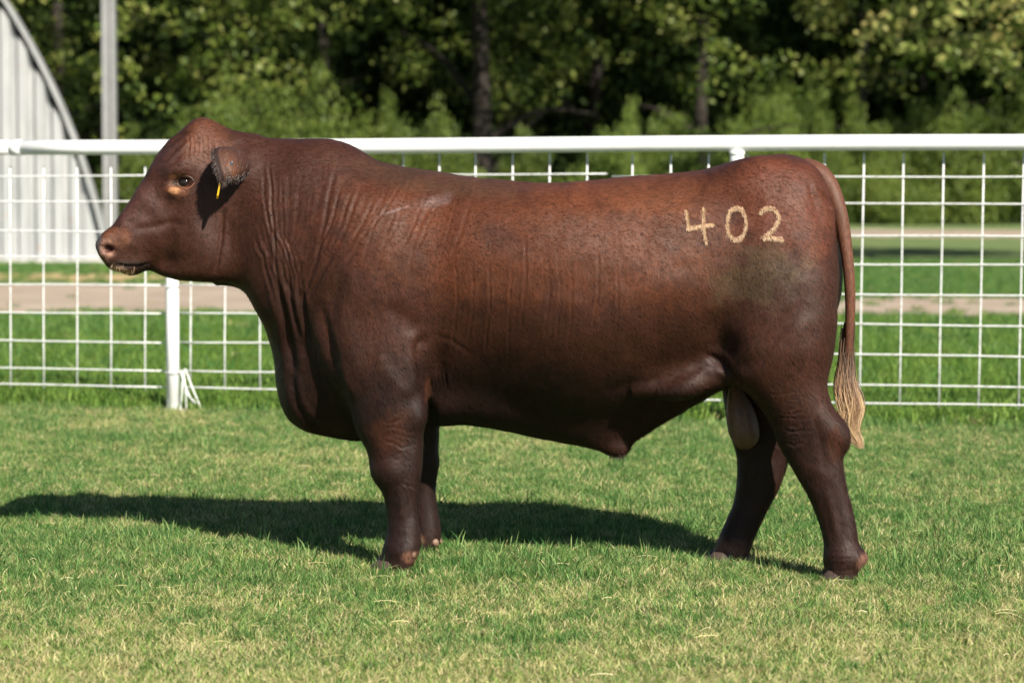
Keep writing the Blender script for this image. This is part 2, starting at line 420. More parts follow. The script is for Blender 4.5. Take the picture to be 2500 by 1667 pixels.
# long loose straws lying on the lawn
V = []; F = []; R = []
for i in range(420):
    y = random.uniform(5.4, 13); x = random.uniform(-1, 1)*(0.24*y+0.3); a = random.gauss(0, 1.2) + (0 if random.random() < .5 else math.pi)
    L_ = random.uniform(0.02, 0.075); w = random.uniform(0.0010, 0.0020); z0 = random.uniform(0.022, 0.034)
    bow = random.uniform(-.3, .3)*L_; o = len(V); rv = random.random()
    for k in range(4):
        t = k/3; cx = x+math.cos(a)*L_*t - math.sin(a)*bow*t*(1-t)*2; cy = y+math.sin(a)*L_*t+math.cos(a)*bow*t*(1-t)*2
        z = z0+0.004*t*(1-t)*4
        V += [(cx, cy-w/2, z-w/2), (cx, cy+w/2, z+w/2)]; R += [rv, rv]
    for k in range(3): F.append((o+2*k, o+2*k+1, o+2*k+3, o+2*k+2))
o = mesh_obj('loose_straw', V, F, M['grass_straw'])
o.data.attributes.new('rnd', 'FLOAT', 'POINT').data.foreach_set('value', R)
tag(o, 'pale dry straws lying scattered over the mown lawn', 'straw', kind='stuff')

# ------------------------------------------------------------------ fence
def FY(x): return 13.26 - 0.2347*x
def fence_pt(u, v):
    d = ray(u, v); t = 13.26/(d.y+0.2347*d.x); return Vector((d.x*t, d.y*t, H+d.z*t))
FD = Vector((1, -0.2347, 0)).normalized()
def fp(x, z, off=0.0):
    n_ = Vector((-0.2347, -1, 0)).normalized(); p = Vector((x, FY(x), z)) + n_*off; return p
def build_fence():
    xL, xR = -6.6, 6.4; RAILZ = 1.462
    root = empty('fence', fp(fence_pt(422, 900).x, 0), 'long white pipe rail fence with welded wire mesh behind the bull', 'fence')
    def rz(x): return RAILZ + 0.004*math.sin(x*1.1) - 0.010*max(0, -x-1.0)*0
    xp = fence_pt(422, 900).x; xq = fence_pt(1797, 900).x; sp = (xq-xp)
    # rail in lengths that meet at sleeves
    x_joint = fence_pt(40, 355).x
    for a, b in ((xL, x_joint), (x_joint+0.004, xR)):
        xs = np.linspace(a, b, 24)
        tube('top_rail', [fp(x, rz(x)) for x in xs], 0.0405, M['white'], root, 20)
    tube('rail_sleeve', [fp(x_joint-0.03, rz(x_joint)), fp(x_joint+0.03, rz(x_joint))], 0.0435, M['white'], root, 20)
    for i in range(-1, 4):
        x = xp + sp*i; r = 0.0365
        vs, fs = tube_data([fp(x, 0.0), fp(x, 0.5), fp(x, 1.38), fp(x, RAILZ-0.035)], [r, r, r, r*0.98], 18)
        mesh_obj('post', vs, fs, M['white'], root)
        v2, f2 = tube_data([fp(x, RAILZ-0.062), fp(x, RAILZ-0.05), fp(x, RAILZ-0.036)], [r*1.02, r*1.1, r*1.15], 18)
        mesh_obj('post_collar', v2, f2, M['white'], root)
        # little concrete splash at the base
        v3, f3 = tube_data([fp(x, -0.01), fp(x, 0.018), fp(x, 0.024)], [0.085, 0.065, 0.037], 14)
        mesh_obj('footing', v3, f3, M['white'], root)
        # clips that hold the mesh
        for zz in (1.165, 0.70, 0.225):
            v4, f4 = tube_data([fp(x-0.045, zz, 0.0), fp(x-0.03, zz, 0.045), fp(x+0.03, zz, 0.045), fp(x+0.045, zz, 0.0)], 0.003, 6)
            mesh_obj('wire_tie', v4, f4, M['wire'], root)
    hz = [1.305, 1.165, 0.998, 0.853, 0.699, 0.544, 0.385, 0.228, 0.136]
    panels = [(xL, xp-0.02, fence_pt(16, 600).x), (xp-0.01+0.03, fence_pt(1478, 420).x, fence_pt(459, 700).x), (fence_pt(1490, 420).x, xR, fence_pt(1540, 420).x)]
    r = 0.0042
    for pi, (a, b, x0) in enumerate(panels):
        dz = (0.0, 0.004, -0.012)[pi]; off = -0.045
        for z in hz:
            xs = np.linspace(a, b, 14)
            pts = [fp(x, z+dz+0.003*math.sin(x*2.3+z*9)+random.uniform(-.0012, .0012), off) for x in xs]
            tube('line_wire', pts, r*0.9, M['wire'], root, 6)
        step = 0.2022*FD.x; k0 = math.ceil((a+0.01-x0)/step)
        x = x0 + k0*step
        while x < b:
            lean = 0.012; j = random.uniform(-.002, .002)
            pts = [fp(x+j-lean*(1.0 - z/1.33)+random.uniform(-.0015, .0015), z+dz, off-0.007) for z in (0.118, 0.4, 0.7, 1.0, (1.36, 1.418, 1.425)[pi])]
            tube('stay_wire', pts, r, M['wire'], root, 6)
            x += step
    # loose tie wires at the left post
    for (u0, v0, u1, v1) in ((441, 905, 470, 985), (447, 905, 455, 1000), (452, 900, 490, 995), (446, 910, 440, 1000), (450, 940, 478, 985)):
        p0 = fence_pt(u0, v0); p1 = fence_pt(u1, v1); mid = (p0+p1)/2 + Vector((random.uniform(-.01, .01), -0.03, 0))
        tube('loose_wire', spline([p0, mid, p1], 8), 0.0045, M['wire'], root, 6)
    return root
build_fence()

# ------------------------------------------------------------------ steel barn and light pole
def build_barn():
    Y0 = 44.0; sc = FPX/Y0
    cx, cz, R = -19.75, -2.25, 12.8; apex = -15.0
    def edge_x(z): return cx + math.sqrt(max(R*R-(z-cz)**2, 0))
    def edge_z(x):
        xx = x if x >= apex else 2*apex - x
        v = R*R-(xx-cx)**2; return cz + math.sqrt(v) if v > 0 else 0
    root = empty('barn', (-10, Y0, 0), 'arched steel barn with white ribbed end wall at the left edge', 'barn')
    rt = edge_x(0.0); lf = 2*apex-rt
    # ribbed sheets: each panel is one wide rib (a flat crown with two bevelled sides)
    w = 0.30; x = rt - 0.40; n = 0
    while x - w > lf + 0.3:
        x1 = x - w
        zt = min(edge_z(x), edge_z(x1)) - 0.02; zt = max(zt, 0.3)
        prof = [(x, 0.05), (x-0.045, 0.05), (x-0.075, -0.06), (x1+0.075, -0.06), (x1+0.045, 0.05), (x1+0.002, 0.05)]
        tops = [zt + 0.62*max(0, min(edge_z(a)-0.05-zt, 1.4)) for a, b in prof]
        vs = [(a, Y0+b, 0.08) for a, b in prof] + [(a, Y0+b, q) for (a, b), q in zip(prof, tops)]
        vs += [(a, Y0+b+0.012, 0.08) for a, b in prof] + [(a, Y0+b+0.012, q) for (a, b), q in zip(prof, tops)]
        fs = []
        m = len(prof)
        for i in range(m-1):
            fs.append((i, i+m, i+1+m, i+1)); fs.append((2*m+i, 2*m+i+1, 3*m+i+1, 3*m+i)); fs.append((m+i, 3*m+i, 3*m+i+1, m+i+1))
        mesh_obj('wall_panel', vs, fs, M['sheet'], root, False)
        x = x1; n += 1
    # the last sheet at the foot of the arch
    ed = [(edge_x(z)-0.04, Y0, z) for z in (0.08, 0.5, 1.0, 1.5, 2.0) if edge_x(z)-0.04 > rt-0.39]
    vs = [(rt-0.398, Y0, 0.08)] + ed + [(rt-0.398, Y0, 1.75)]; m = len(vs)
    mesh_obj('wall_panel', vs + [(a, b+0.02, c) for a, b, c in vs], [tuple(range(m)), tuple(range(2*m-1, m-1, -1))] + [(i, (i+1) % m, (i+1) % m+m, i+m) for i in range(m)], M['sheet'], root, False)
    # arch ribs: outer curved beam, real section
    def arc(off, n=30):
        a = []
        for i in range(n+1):
            x = rt + (apex-rt)*i/n
            zz = edge_z(x) if i else 0.0
            a.append((x, max(zz, 0)))
        # resample by height near the foot
        zs = np.linspace(0, edge_z(apex), n+1); right = [(edge_x(z)+off, z) for z in zs]
        left = [(2*apex-xx, z) for xx, z in right][::-1]
        return right, left
    for nm, o1, o2, y1, y2, mt in (('arch_beam', 0.02, 0.105, -0.16, 0.05, 'trim'), ('gap_shade', -8.2, -0.02, 0.30, 0.34, 'dark')):  # near-black sheet behind the panels stands in for the shaded gaps
        R1, L1 = arc(o1); R2, L2 = arc(o2)
        if nm == 'gap_shade': R1 = [(apex, z) for _, z in R2]; L1 = [(apex, z) for _, z in L2]
        for A, B in ((R1, R2), (L1, L2)):
            vs = []; fs = []
            for (a, z), (b, z2) in zip(A, B):
                vs += [(a, Y0+y1, z), (b, Y0+y1, z2), (b, Y0+y2, z2), (a, Y0+y2, z)]
            for i in range(len(A)-1):
                for k in range(4):
                    k2 = (k+1) % 4; fs.append((4*i+k, 4*i+k2, 4*i+4+k2, 4*i+4+k))
            mesh_obj(nm, vs, fs, M[mt], root, False)
    # roof shell
    Rr, Lr = arc(0.115)
    for A in (Rr, Lr):
        vs = []; fs = []
        for a, z in A: vs += [(a, Y0-0.15, z), (a-5.5, Y0+14, z)]
        for i in range(len(A)-1): fs.append((2*i, 2*i+1, 2*i+3, 2*i+2))
        mesh_obj('roof', vs, fs, M['sheet'], root, False)
    vs = [(lf-.1, Y0-0.35, 0), (rt+0.25, Y0-0.35, 0), (rt+0.25, Y0+0.06, 0), (lf-.1, Y0+0.06, 0)]
    vs += [(a, b, 0.08) for a, b, c in vs]
    mesh_obj('foundation', vs, [(0, 1, 5, 4), (1, 2, 6, 5), (2, 3, 7, 6), (3, 0, 4, 7), (4, 5, 6, 7)], M['concrete'], root, False)
build_barn()
def build_pole():
    c = at(271, 600, 46.0); root = empty('steel_column', (c.x, 46, 0), 'tall grey galvanised steel column standing to the right of the barn', 'pole')
    # H section column: two flanges and a web
    def box(nm, x0, x1, y0, y1, z0, z1):
        vs = [(x, y, z) for z in (z0, z1) for x, y in ((x0, y0), (x1, y0), (x1, y1), (x0, y1))]
        mesh_obj(nm, vs, [(0, 3, 2, 1), (4, 5, 6, 7), (0, 1, 5, 4), (1, 2, 6, 5), (2, 3, 7, 6), (3, 0, 4, 7)], M['galv'], root, False)
    x = c.x
    box('flange', x-0.118, x-0.045, 45.88, 46.12, 0.02, 9.0); box('flange', x+0.045, x+0.118, 45.88, 46.12, 0.02, 9.0)
    box('web', x-0.043, x+0.043, 45.95, 46.0, 0.02, 9.0); box('base_plate', x-0.22, x+0.22, 45.8, 46.2, 0, 0.018)
build_pole()

# ------------------------------------------------------------------ the bull: one implicit body, traced outlines, meshed with surface nets
def tab(rows): return np.array(rows, float)
VOX = 0.009
gx = np.arange(-1.62, 1.24, VOX); gy = np.arange(-0.46, 0.46, VOX); gz = np.arange(-0.03, 1.60, VOX)
def Xof(u, v=700, dy=0): return P(u, v, dy).x
def Zof(v, u=1176, dy=0): return P(u, v, dy).z
def smooth1(a, s):
    k = np.arange(-int(3*s)-1, int(3*s)+2); w = np.exp(-0.5*(k/s)**2); w /= w.sum()
    return np.convolve(np.pad(a, len(k)//2, mode='edge'), w, mode='valid')
def smin(a, b, k):
    h = np.clip(0.5+0.5*(b-a)/k, 0, 1); return b*(1-h)+a*h-k*h*(1-h)
def smax(a, b, k): return -smin(-a, -b, k)
YY = gy[None, :, None]; ZZ = gz[None, None, :]; XX = gx[:, None, None]

def xslices(top, bot, wid, pt, pb, cen=None, sm=2.0):
    """body given by top line, bottom line and half width as functions of x"""
    T = np.array([[P(u, v).x, P(u, v).z] for u, v in top]); B = np.array([[P(u, v).x, P(u, v).z] for u, v in bot])
    Wd = np.array([[Xof(r[0]), r[1]] for r in wid])
    x0, x1 = max(T[0, 0], B[0, 0]), min(T[-1, 0], B[-1, 0])
    tz = smooth1(np.interp(gx, T[:, 0], T[:, 1]), sm); bz = smooth1(np.interp(gx, B[:, 0], B[:, 1]), sm); w = smooth1(np.interp(gx, Wd[:, 0], Wd[:, 1]), sm)
    ptv = np.interp(gx, [Xof(r[0]) for r in pt], [r[1] for r in pt]); pbv = np.interp(gx, [Xof(r[0]) for r in pb], [r[1] for r in pb])
    cf = np.full_like(gx, 0.5) if cen is None else np.interp(gx, [Xof(r[0]) for r in cen], [r[1] for r in cen])
    hgt = np.maximum(tz-bz, 0.012); w = np.maximum(w, 0.006)
    zc = bz + hgt*cf; hu = (tz-zc); hl = (zc-bz)
    e = lambda a: a[:, None, None]
    up = ZZ > e(zc)
    h = np.where(up, e(hu), e(hl)); p = np.where(up, e(ptv), e(pbv))
    q = (np.abs(YY)/e(w))**p + (np.abs(ZZ-e(zc))/h)**p
    d = (q**(1/p)-1)*np.minimum(e(w), e(np.minimum(hu, hl)))
    d = np.maximum(d, np.maximum(e(x0-gx), e(gx-x1)))
    return d.astype(np.float32)
def zslices(rows, dyc, sm=1.6, p=2.2):
    """leg given by (v, u_front, u_back, centre offset, half depth)"""
    R = []
    for v, uf, ub, cy, hy in rows:
        a = P(uf, v, cy); b = P(ub, v, cy); R.append((a.z, (a.x+b.x)/2, (b.x-a.x)/2, cy, hy))
    R = np.array(R)[::-1]
    f = [smooth1(np.interp(gz, R[:, 0], R[:, i]), sm) for i in (1, 2, 3, 4)]
    e = lambda a: a[None, None, :]
    q = (np.abs(XX-e(f[0]))/e(f[1]))**p + (np.abs(YY-e(f[2]))/e(f[3]))**p
    d = (q**(1/p)-1)*e(np.minimum(f[1], f[3]))
    return np.maximum(d, np.maximum(R[0, 0]-ZZ, ZZ-R[-1, 0])).astype(np.float32)
def ell(F, u, v, dy, ru, rv, ry, k=0.03, ang=0, sub=False):
    """blend an ellipsoid (radii in traced px for u,v and metres for y); both sides if dy given as tuple"""
    c = P(u, v, 0); s = 1/714.0; rx, rz = ru*s, rv*s; ca, sa = math.cos(math.radians(ang)), math.sin(math.radians(ang))
    m = max(rx, rz)+0.09
    ix = np.where(abs(gx-c.x) < m)[0]; iz = np.where(abs(gz-c.z) < m)[0]
    sl = (slice(ix[0], ix[-1]+1), slice(None), slice(iz[0], iz[-1]+1))
    dx = XX[sl[0]]-c.x; dz = ZZ[:, :, sl[2]]-c.z
    a = dx*ca+dz*sa; b = -dx*sa+dz*ca
    for yy in (dy if isinstance(dy, tuple) else (dy,)):
        q = np.sqrt((a/rx)**2+(b/rz)**2+((YY-yy)/ry)**2)
        d = (q-1)*min(rx, rz, ry)
        F[sl] = smax(F[sl], -d, k) if sub else smin(F[sl], d, k)

torso = xslices(
    top=[(500,300),(545,312),(580,316),(640,318),(700,319),(755,319),(790,326),(830,346),(870,373),(920,381),(980,389),(1050,401),(1120,411),(1200,418),(1260,421),(1330,417),(1400,409),(1500,403),(1600,393),(1650,382),(1700,369),(1740,361),(1790,353),(1820,356),(1855,368),(1885,392),(1903,425),(1917,470),(1926,530),(1931,600)],
    bot=[(500,640),(545,648),(560,658),(580,680),(600,715),(612,750),(622,800),(632,842),(650,884),(680,928),(710,967),(750,1001),(790,1012),(830,1014),(870,1008),(920,985),(960,970),(1010,962),(1070,956),(1140,964),(1200,975),(1280,986),(1340,988),(1400,982),(1460,962),(1520,928),(1580,896),(1650,870),(1720,860),(1800,850),(1850,845),(1885,830),(1905,790),(1917,740),(1925,690),(1931,640)],
    wid=[(500,.115),(545,.135),(600,.165),(640,.185),(680,.205),(720,.235),(780,.275),(850,.300),(950,.312),(1050,.330),(1200,.352),(1350,.362),(1480,.352),(1600,.315),(1680,.292),(1760,.292),(1830,.275),(1865,.235),(1890,.18),(1908,.125),(1922,.07),(1933,.03)],
    pt=[(500,2.1),(700,1.9),(850,1.85),(1000,2.1),(1200,2.3),(1500,2.4),(1800,2.3),(1931,2.1)],
    pb=[(500,2.0),(620,1.6),(800,1.8),(1000,1.55),(1500,1.5),(1650,1.9),(1900,2.1)],
    cen=[(500,.55),(620,.62),(760,.58),(900,.56),(1200,.55),(1500,.56),(1946,.5)])
F = torso
# sheath and loose skin hanging under the belly on the mid line
sh = xslices(
    top=[(1020,900),(1400,880),(1655,840)],
    bot=[(1020,958),(1070,958),(1140,970),(1200,985),(1280,1004),(1340,1019),(1375,1030),(1395,1038),(1415,1042),(1432,1040),(1442,1028),(1460,1010),(1500,985),(1560,950),(1610,916),(1640,895),(1655,886)],
    wid=[(1020,.10),(1150,.085),(1300,.065),(1380,.045),(1425,.034),(1460,.045),(1560,.07),(1655,.09)],
    pt=[(1000,2),(1700,2)], pb=[(1020,2),(1300,1.7),(1420,1.9),(1655,1.9)], sm=1.0)
F = smin(F, sh, 0.09)
ell(F, 1417, 1028, 0, 26, 19, .034, .02)
# fold of skin from flank to stifle
ell(F, 1600, 856, (-.18, .18), 90, 22, .026, .07, 14)
ell(F, 1560, 880, (-.19, .19), 40, 20, .05, .05, 22)
# head
head = xslices(
    top=[(226,560),(228,549),(236,537),(248,527),(263,516),(275,499),(290,475),(308,448),(323,421),(338,397),(353,367),(368,349),(386,326),(404,311),(425,299),(440,283),(458,272),(474,273),(490,282),(510,294),(530,304),(560,312),(590,316)],
    bot=[(226,562),(230,581),(238,596),(248,609),(260,619),(272,623),(287,631),(303,636),(314,632),(326,625),(341,621),(356,624),(371,631),(392,632),(410,636),(428,640),(458,644),(488,646),(512,646),(536,648),(560,655),(590,668)],
    wid=[(226,.03),(230,.052),(240,.068),(255,.078),(280,.080),(310,.080),(350,.088),(390,.105),(430,.122),(470,.128),(510,.128),(560,.135),(590,.14)],
    pt=[(226,2.3),(300,2.5),(420,2.6),(470,2.2),(590,2.0)], pb=[(226,2.2),(300,2.2),(420,1.9),(590,1.9)],
    cen=[(226,.5),(320,.5),(430,.5),(590,.5)], sm=0.8)
# the poll is narrower than the brow
F = smin(F, head, 0.03)
ell(F, 463, 322, 0, 42, 46, .07, .02)
ell(F, 474, 556, (-.085, .085), 62, 70, .048, .03, -20)       # cheek
ell(F, 520, 590, (-.085, .085), 60, 45, .04, .04)
ell(F, 424, 388, (-.088, .088), 40, 22, .043, .022, 20)        # brow
ell(F, 420, 440, (-.098, .098), 30, 17, .022, .025, -12)      # lower lid ridge
ell(F, 425, 419, (-.130, .130), 22, 15, .032, .010, 5, sub=True)
ell(F, 330, 520, (-.062, .062), 70, 36, .028, .04, 40)        # side of the nose
ell(F, 262, 566, (-.052, .052), 26, 30, .034, .02)            # nostril wing
ell(F, 257, 570, (-.088, .088), 15, 11, .030, .007, -20, sub=True)
ell(F, 300, 600, (-.045, .045), 42, 20, .030, .02, 10)        # lip
ell(F, 470, 615, (-.05, .05), 80, 22, .05, .03, 8)
ell(F, 345, 640, (-.10, .10), 26, 8, .05, .02, 0, sub=True)
# neck: dewlap edge kept thin, big shoulder and arm
ell(F, 700, 560, (-.10, .10), 130, 200, .13, .06, -12)
ell(F, 868, 640, (-.185, .185), 150, 205, .135, .06, 18)      # shoulder
ell(F, 830, 790, (-.215, .215), 70, 120, .095, .05, 10)       # point of shoulder / upper arm
ell(F, 915, 820, (-.205, .205), 68, 100, .110, .05, -8)       # triceps
ell(F, 725, 850, (-.045, .045), 72, 118, .10, .07, -14)      # brisket
ell(F, 1004, 880, (-.275, .275), 20, 62, .05, .04, -8, sub=True)   # hollow behind the elbow
ell(F, 1230, 600, (-.19, .19), 270, 140, .17, .06)            # ribs
# hind quarter
ell(F, 1750, 570, (-.155, .155), 135, 175, .140, .06, 0)
ell(F, 1768, 740, (-.180, .180), 108, 142, .120, .05, 0)
ell(F, 1735, 440, (-.15, .15), 120, 60, .10, .06, 6)
ell(F, 1858, 800, (-.12, .12), 42, 85, .09, .03, -6)
ell(F, 1712, 800, (-.205, .205), 52, 70, .085, .04, 20)       # stifle
ell(F, 1645, 775, (-.345, .345), 50, 60, .085, .05, 25, sub=True)  # flank hollow
leg_fn = zslices([(620,800,965,-.17,.08),(700,775,975,-.18,.11),(780,768,978,-.20,.115),(840,778,974,-.215,.108),(880,788,974,-.22,.102),(930,801,979,-.22,.094),(960,809,972,-.22,.088),(978,813,970,-.22,.085),(1017,834,970,-.22,.078),(1044,846,969,-.22,.073),(1080,855,969,-.22,.070),(1104,861,965,-.22,.066),(1134,879,960,-.22,.056),(1158,886,957,-.22,.050),(1185,889,959,-.22,.048),(1209,889,963,-.22,.051),(1239,885,966,-.22,.057),(1260,881,962,-.22,.060),(1281,873,952,-.22,.062),(1299,858,948,-.22,.064),(1328,850,946,-.22,.066)], 0)
leg_ff = zslices([(760,850,1000,.18,.09),(880,870,1010,.20,.09),(969,893,1011,.20,.085),(1029,905,1007,.20,.075),(1059,910,1011,.20,.070),(1089,912,1003,.20,.066),(1128,932,1000,.20,.055),(1164,938,1003,.20,.050),(1188,941,1007,.20,.052),(1218,942,1014,.20,.057),(1248,936,1010,.20,.06),(1270,925,1000,.20,.062),(1286,920,998,.20,.062)], 0)
leg_rn = zslices([(480,1740,1915,-.14,.08),(560,1690,1905,-.15,.12),(650,1668,1918,-.16,.14),(740,1655,1918,-.175,.145),(800,1665,1906,-.19,.135),(845,1680,1896,-.19,.12),(880,1701,1897,-.19,.108),(922,1736,1910,-.19,.095),(958,1764,1930,-.19,.086),(980,1772,1936,-.19,.080),(1005,1783,1935,-.19,.074),(1034,1793,1931,-.19,.066),(1064,1811,1935,-.19,.060),(1098,1829,1941,-.19,.056),(1142,1858,1951,-.19,.050),(1188,1876,1962,-.19,.047),(1224,1887,1968,-.19,.049),(1264,1894,1972,-.19,.055),(1304,1896,1969,-.19,.060),(1330,1893,1968,-.19,.062),(1353,1888,1968,-.19,.064)], 0)
leg_rf = zslices([(560,1700,1930,.16,.11),(740,1665,1915,.16,.135),(820,1660,1890,.155,.12),(888,1657,1860,.16,.10),(926,1661,1850,.155,.09),(969,1668,1842,.155,.08),(1016,1682,1830,.155,.072),(1044,1691,1812,.155,.066),(1088,1694,1803,.155,.058),(1131,1691,1784,.155,.052),(1174,1678,1760,.155,.048),(1214,1660,1742,.155,.049),(1246,1646,1729,.155,.054),(1286,1630,1716,.155,.058),(1304,1626,1712,.155,.060),(1318,1624,1712,.155,.062)], 0)
for lg in (leg_fn, leg_ff, leg_rn, leg_rf): F = smin(F, lg, 0.035)
for side in (-.22,):                                           # knee, elbow, hock, fetlock bumps (near side)
    ell(F, 962, 935, side-.02, 22, 34, .05, .025)
    ell(F, 905, 1062, side-.02, 44, 40, .055, .02)
ell(F, 1910, 985, -.19, 20, 34, .048, .03, 15)
ell(F, 1925, 1258, -.195, 44, 26, .056, .02)
ell(F, 930, 1236, -.225, 36, 24, .060, .02)
ell(F, 1815, 985, .155, 21, 30, .045, .02, 15)
print('field done')

def surface_nets(F):
    S = F < 0; nx, ny, nz = F.shape
    c = [S[i:nx-1+i, j:ny-1+j, k:nz-1+k] for i in (0, 1) for j in (0, 1) for k in (0, 1)]
    a = np.zeros(c[0].shape, np.uint8)
    for s in c: a += s
    act = np.argwhere((a > 0) & (a < 8)); vid = -np.ones(a.shape, np.int64); vid[tuple(act.T)] = np.arange(len(act))
    cor = [(i, j, k) for i in (0, 1) for j in (0, 1) for k in (0, 1)]
    vals = np.stack([F[act[:, 0]+i, act[:, 1]+j, act[:, 2]+k] for i, j, k in cor], 1)
    acc = np.zeros((len(act), 3)); cnt = np.zeros(len(act))
    for p in range(8):
        for q in range(p+1, 8):
            A, B = np.array(cor[p]), np.array(cor[q])
            if np.abs(A-B).sum() != 1: continue
            m = (vals[:, p] < 0) != (vals[:, q] < 0); t = vals[:, p]/(vals[:, p]-vals[:, q]+1e-12)
            pt = A[None]+(B-A)[None]*t[:, None]; acc[m] += pt[m]; cnt[m] += 1
    V = act+acc/np.maximum(cnt, 1)[:, None]
    Q = []
    for ax in range(3):
        o = [0, 0, 0]; o[ax] = 1
        s0 = S[:nx-o[0], :ny-o[1], :nz-o[2]]; s1 = S[o[0]:, o[1]:, o[2]:]
        e = np.argwhere(s0 != s1); b, d = [(1, 2), (2, 0), (0, 1)][ax]
        e = e[(e[:, b] > 0) & (e[:, d] > 0)]
        lim = np.array(a.shape); e = e[(e < lim[None]).all(1)]
        def g(db, dd):
            x = e.copy(); x[:, b] -= db; x[:, d] -= dd; return vid[tuple(x.T)]
        q = np.stack([g(1, 1), g(0, 1), g(0, 0), g(1, 0)], 1)
        fl = ~s0[tuple(e.T)]
        q[fl] = q[fl][:, ::-1]; Q.append(q)
    Q = np.concatenate(Q); Q = Q[(Q >= 0).all(1)]
    return V, Q
V, Q = surface_nets(F)
V = np.stack([gx[0]+V[:, 0]*VOX, gy[0]+V[:, 1]*VOX, gz[0]+V[:, 2]*VOX], 1)
V[:, 1] += YC(V[:, 0])
# relax
def adjacency(Q, n):
    e = np.concatenate([Q[:, [0, 1]], Q[:, [1, 2]], Q[:, [2, 3]], Q[:, [3, 0]]]); e = np.concatenate([e, e[:, ::-1]])
    return e
E_ = adjacency(Q, len(V)); deg = np.bincount(E_[:, 0], minlength=len(V))[:, None]
def relax(V, f):
    s = np.stack([np.bincount(E_[:, 0], weights=V[E_[:, 1], i], minlength=len(V)) for i in range(3)], 1)
    return V+(s/np.maximum(deg, 1)-V)*f
for _ in range(5): V = relax(relax(V, 0.5), -0.52)
body = mesh_obj('body', V, Q, None)
md = body.modifiers.new('s', 'SUBSURF'); md.levels = 1; md.render_levels = 1
dg = bpy.context.evaluated_depsgraph_get(); me2 = bpy.data.meshes.new_from_object(body.evaluated_get(dg))
old = body.data; body.modifiers.clear(); body.data = me2; bpy.data.meshes.remove(old); me2.name = 'body'
nV = len(me2.vertices); co = np.empty(nV*3, np.float32); me2.vertices.foreach_get('co', co); co = co.reshape(-1, 3).astype(float)
def normals():
    n = np.empty(nV*3, np.float32); me2.vertices.foreach_get('normal', n); return n.reshape(-1, 3).astype(float)
nr = normals(); U, Vv = project(co)
near = np.clip(-nr[:, 1]*3, 0, 1)
disp = np.zeros(nV)
def seg_dist(pts, u, v):
    """distance to polyline, and parameter 0..1 along it"""
    best = np.full(len(u), 1e9); par = np.zeros(len(u)); n = len(pts)-1
    for i in range(n):
        a = np.array(pts[i], float); b = np.array(pts[i+1], float); d = b-a; L2 = (d**2).sum()
        t = np.clip(((u-a[0])*d[0]+(v-a[1])*d[1])/L2, 0, 1); q = np.hypot(u-a[0]-t*d[0], v-a[1]-t*d[1])
        m = q < best; best[m] = q[m]; par[m] = (i+t[m])/n
    return best, par
def groove(pts, w, depth, ridge=0.5, mask=None):
    us = [p[0] for p in pts]; vs = [p[1] for p in pts]; mg = w*5
    idx = np.where((U > min(us)-mg) & (U < max(us)+mg) & (Vv > min(vs)-mg) & (Vv < max(vs)+mg) & (near > 0))[0]
    if not len(idx): return
    d, t = seg_dist(pts, U[idx], Vv[idx]); fade = np.clip(np.minimum(t, 1-t)*5, 0, 1)
    g = -np.exp(-(d/w)**2)+ridge*np.exp(-((d-2.1*w)/(1.2*w))**2)
    disp[idx] += g*fade*depth*near[idx]
def lump(u, v, ru, rv, amp, ang=0):
    c, s = math.cos(math.radians(ang)), math.sin(math.radians(ang)); dx = U-u; dy = Vv-v
    q = ((dx*c+dy*s)/ru)**2+((-dx*s+dy*c)/rv)**2; m = q < 9
    disp[m] += amp*np.exp(-q[m])*near[m]
rr = random.Random(5)
def wob(pts, n=9, a=2.5):
    s = spline([(p[0], p[1], 0) for p in pts], n); return [(p.x+rr.uniform(-a, a), p.y) for p in s]
# folds of the neck: fan from the crest down towards the dewlap
for i in range(15):
    f = i/14; u0 = 600+f*330+rr.uniform(-6, 6); v0 = 365+f*75+rr.uniform(-25, 25)
    u1 = 640+f*95+rr.uniform(-6, 6); v1 = 660+rr.uniform(-70, 40)+f*30
    um = (u0*0.55+u1*0.45) - 8 + 14*f
    groove(wob([(u0, v0), (um+6, (v0+v1)/2), (u1, v1)]), rr.uniform(2.2, 4.4), rr.uniform(.0006, .0028), rr.uniform(.3, .8))
for i in range(9):
    f = i/8; u0 = 585+f*70; groove(wob([(u0, 520+rr.uniform(-40, 30)), (u0+25+8*f, 610), (u0+52-10*f, 720)]), rr.uniform(2.5, 4.2), rr.uniform(.0012, .0026), 0.6)
for pts, w, d in (([(636,640),(652,720),(668,800),(676,860)], 9, .0085), ([(690,660),(700,720),(712,790)], 6, .005), ([(660,640),(672,700),(690,780)], 5, .006),
                  ([(672,840),(680,920),(720,975),(790,992)], 7, .006), ([(735,690),(752,780),(772,860),(800,930)], 9, .008)):
    groove(wob(pts, 9, 1.5), w, d, 0.6)
# rib folds
for i in range(10):
    f = i/9; u0 = 1060+f*350+rr.uniform(-22, 22); v0 = 570+rr.uniform(-40, 40); groove(wob([(u0, v0), (u0+rr.uniform(-3, 6), v0+110), (u0-8+rr.uniform(-4, 4), v0+rr.uniform(180, 270))], 9, 2), rr.uniform(2.2, 3.2), rr.uniform(.0012, .0028), 0.6)
for i in range(9):
    u0 = 870+i*24+rr.uniform(-10, 10); groove(wob([(u0+34, 392+i*3+rr.uniform(0, 60)), (u0, 520), (u0-34, 610+rr.uniform(-50, 60))], 9, 2.5), rr.uniform(2.4, 4), rr.uniform(.0003, .0016), 0.5)
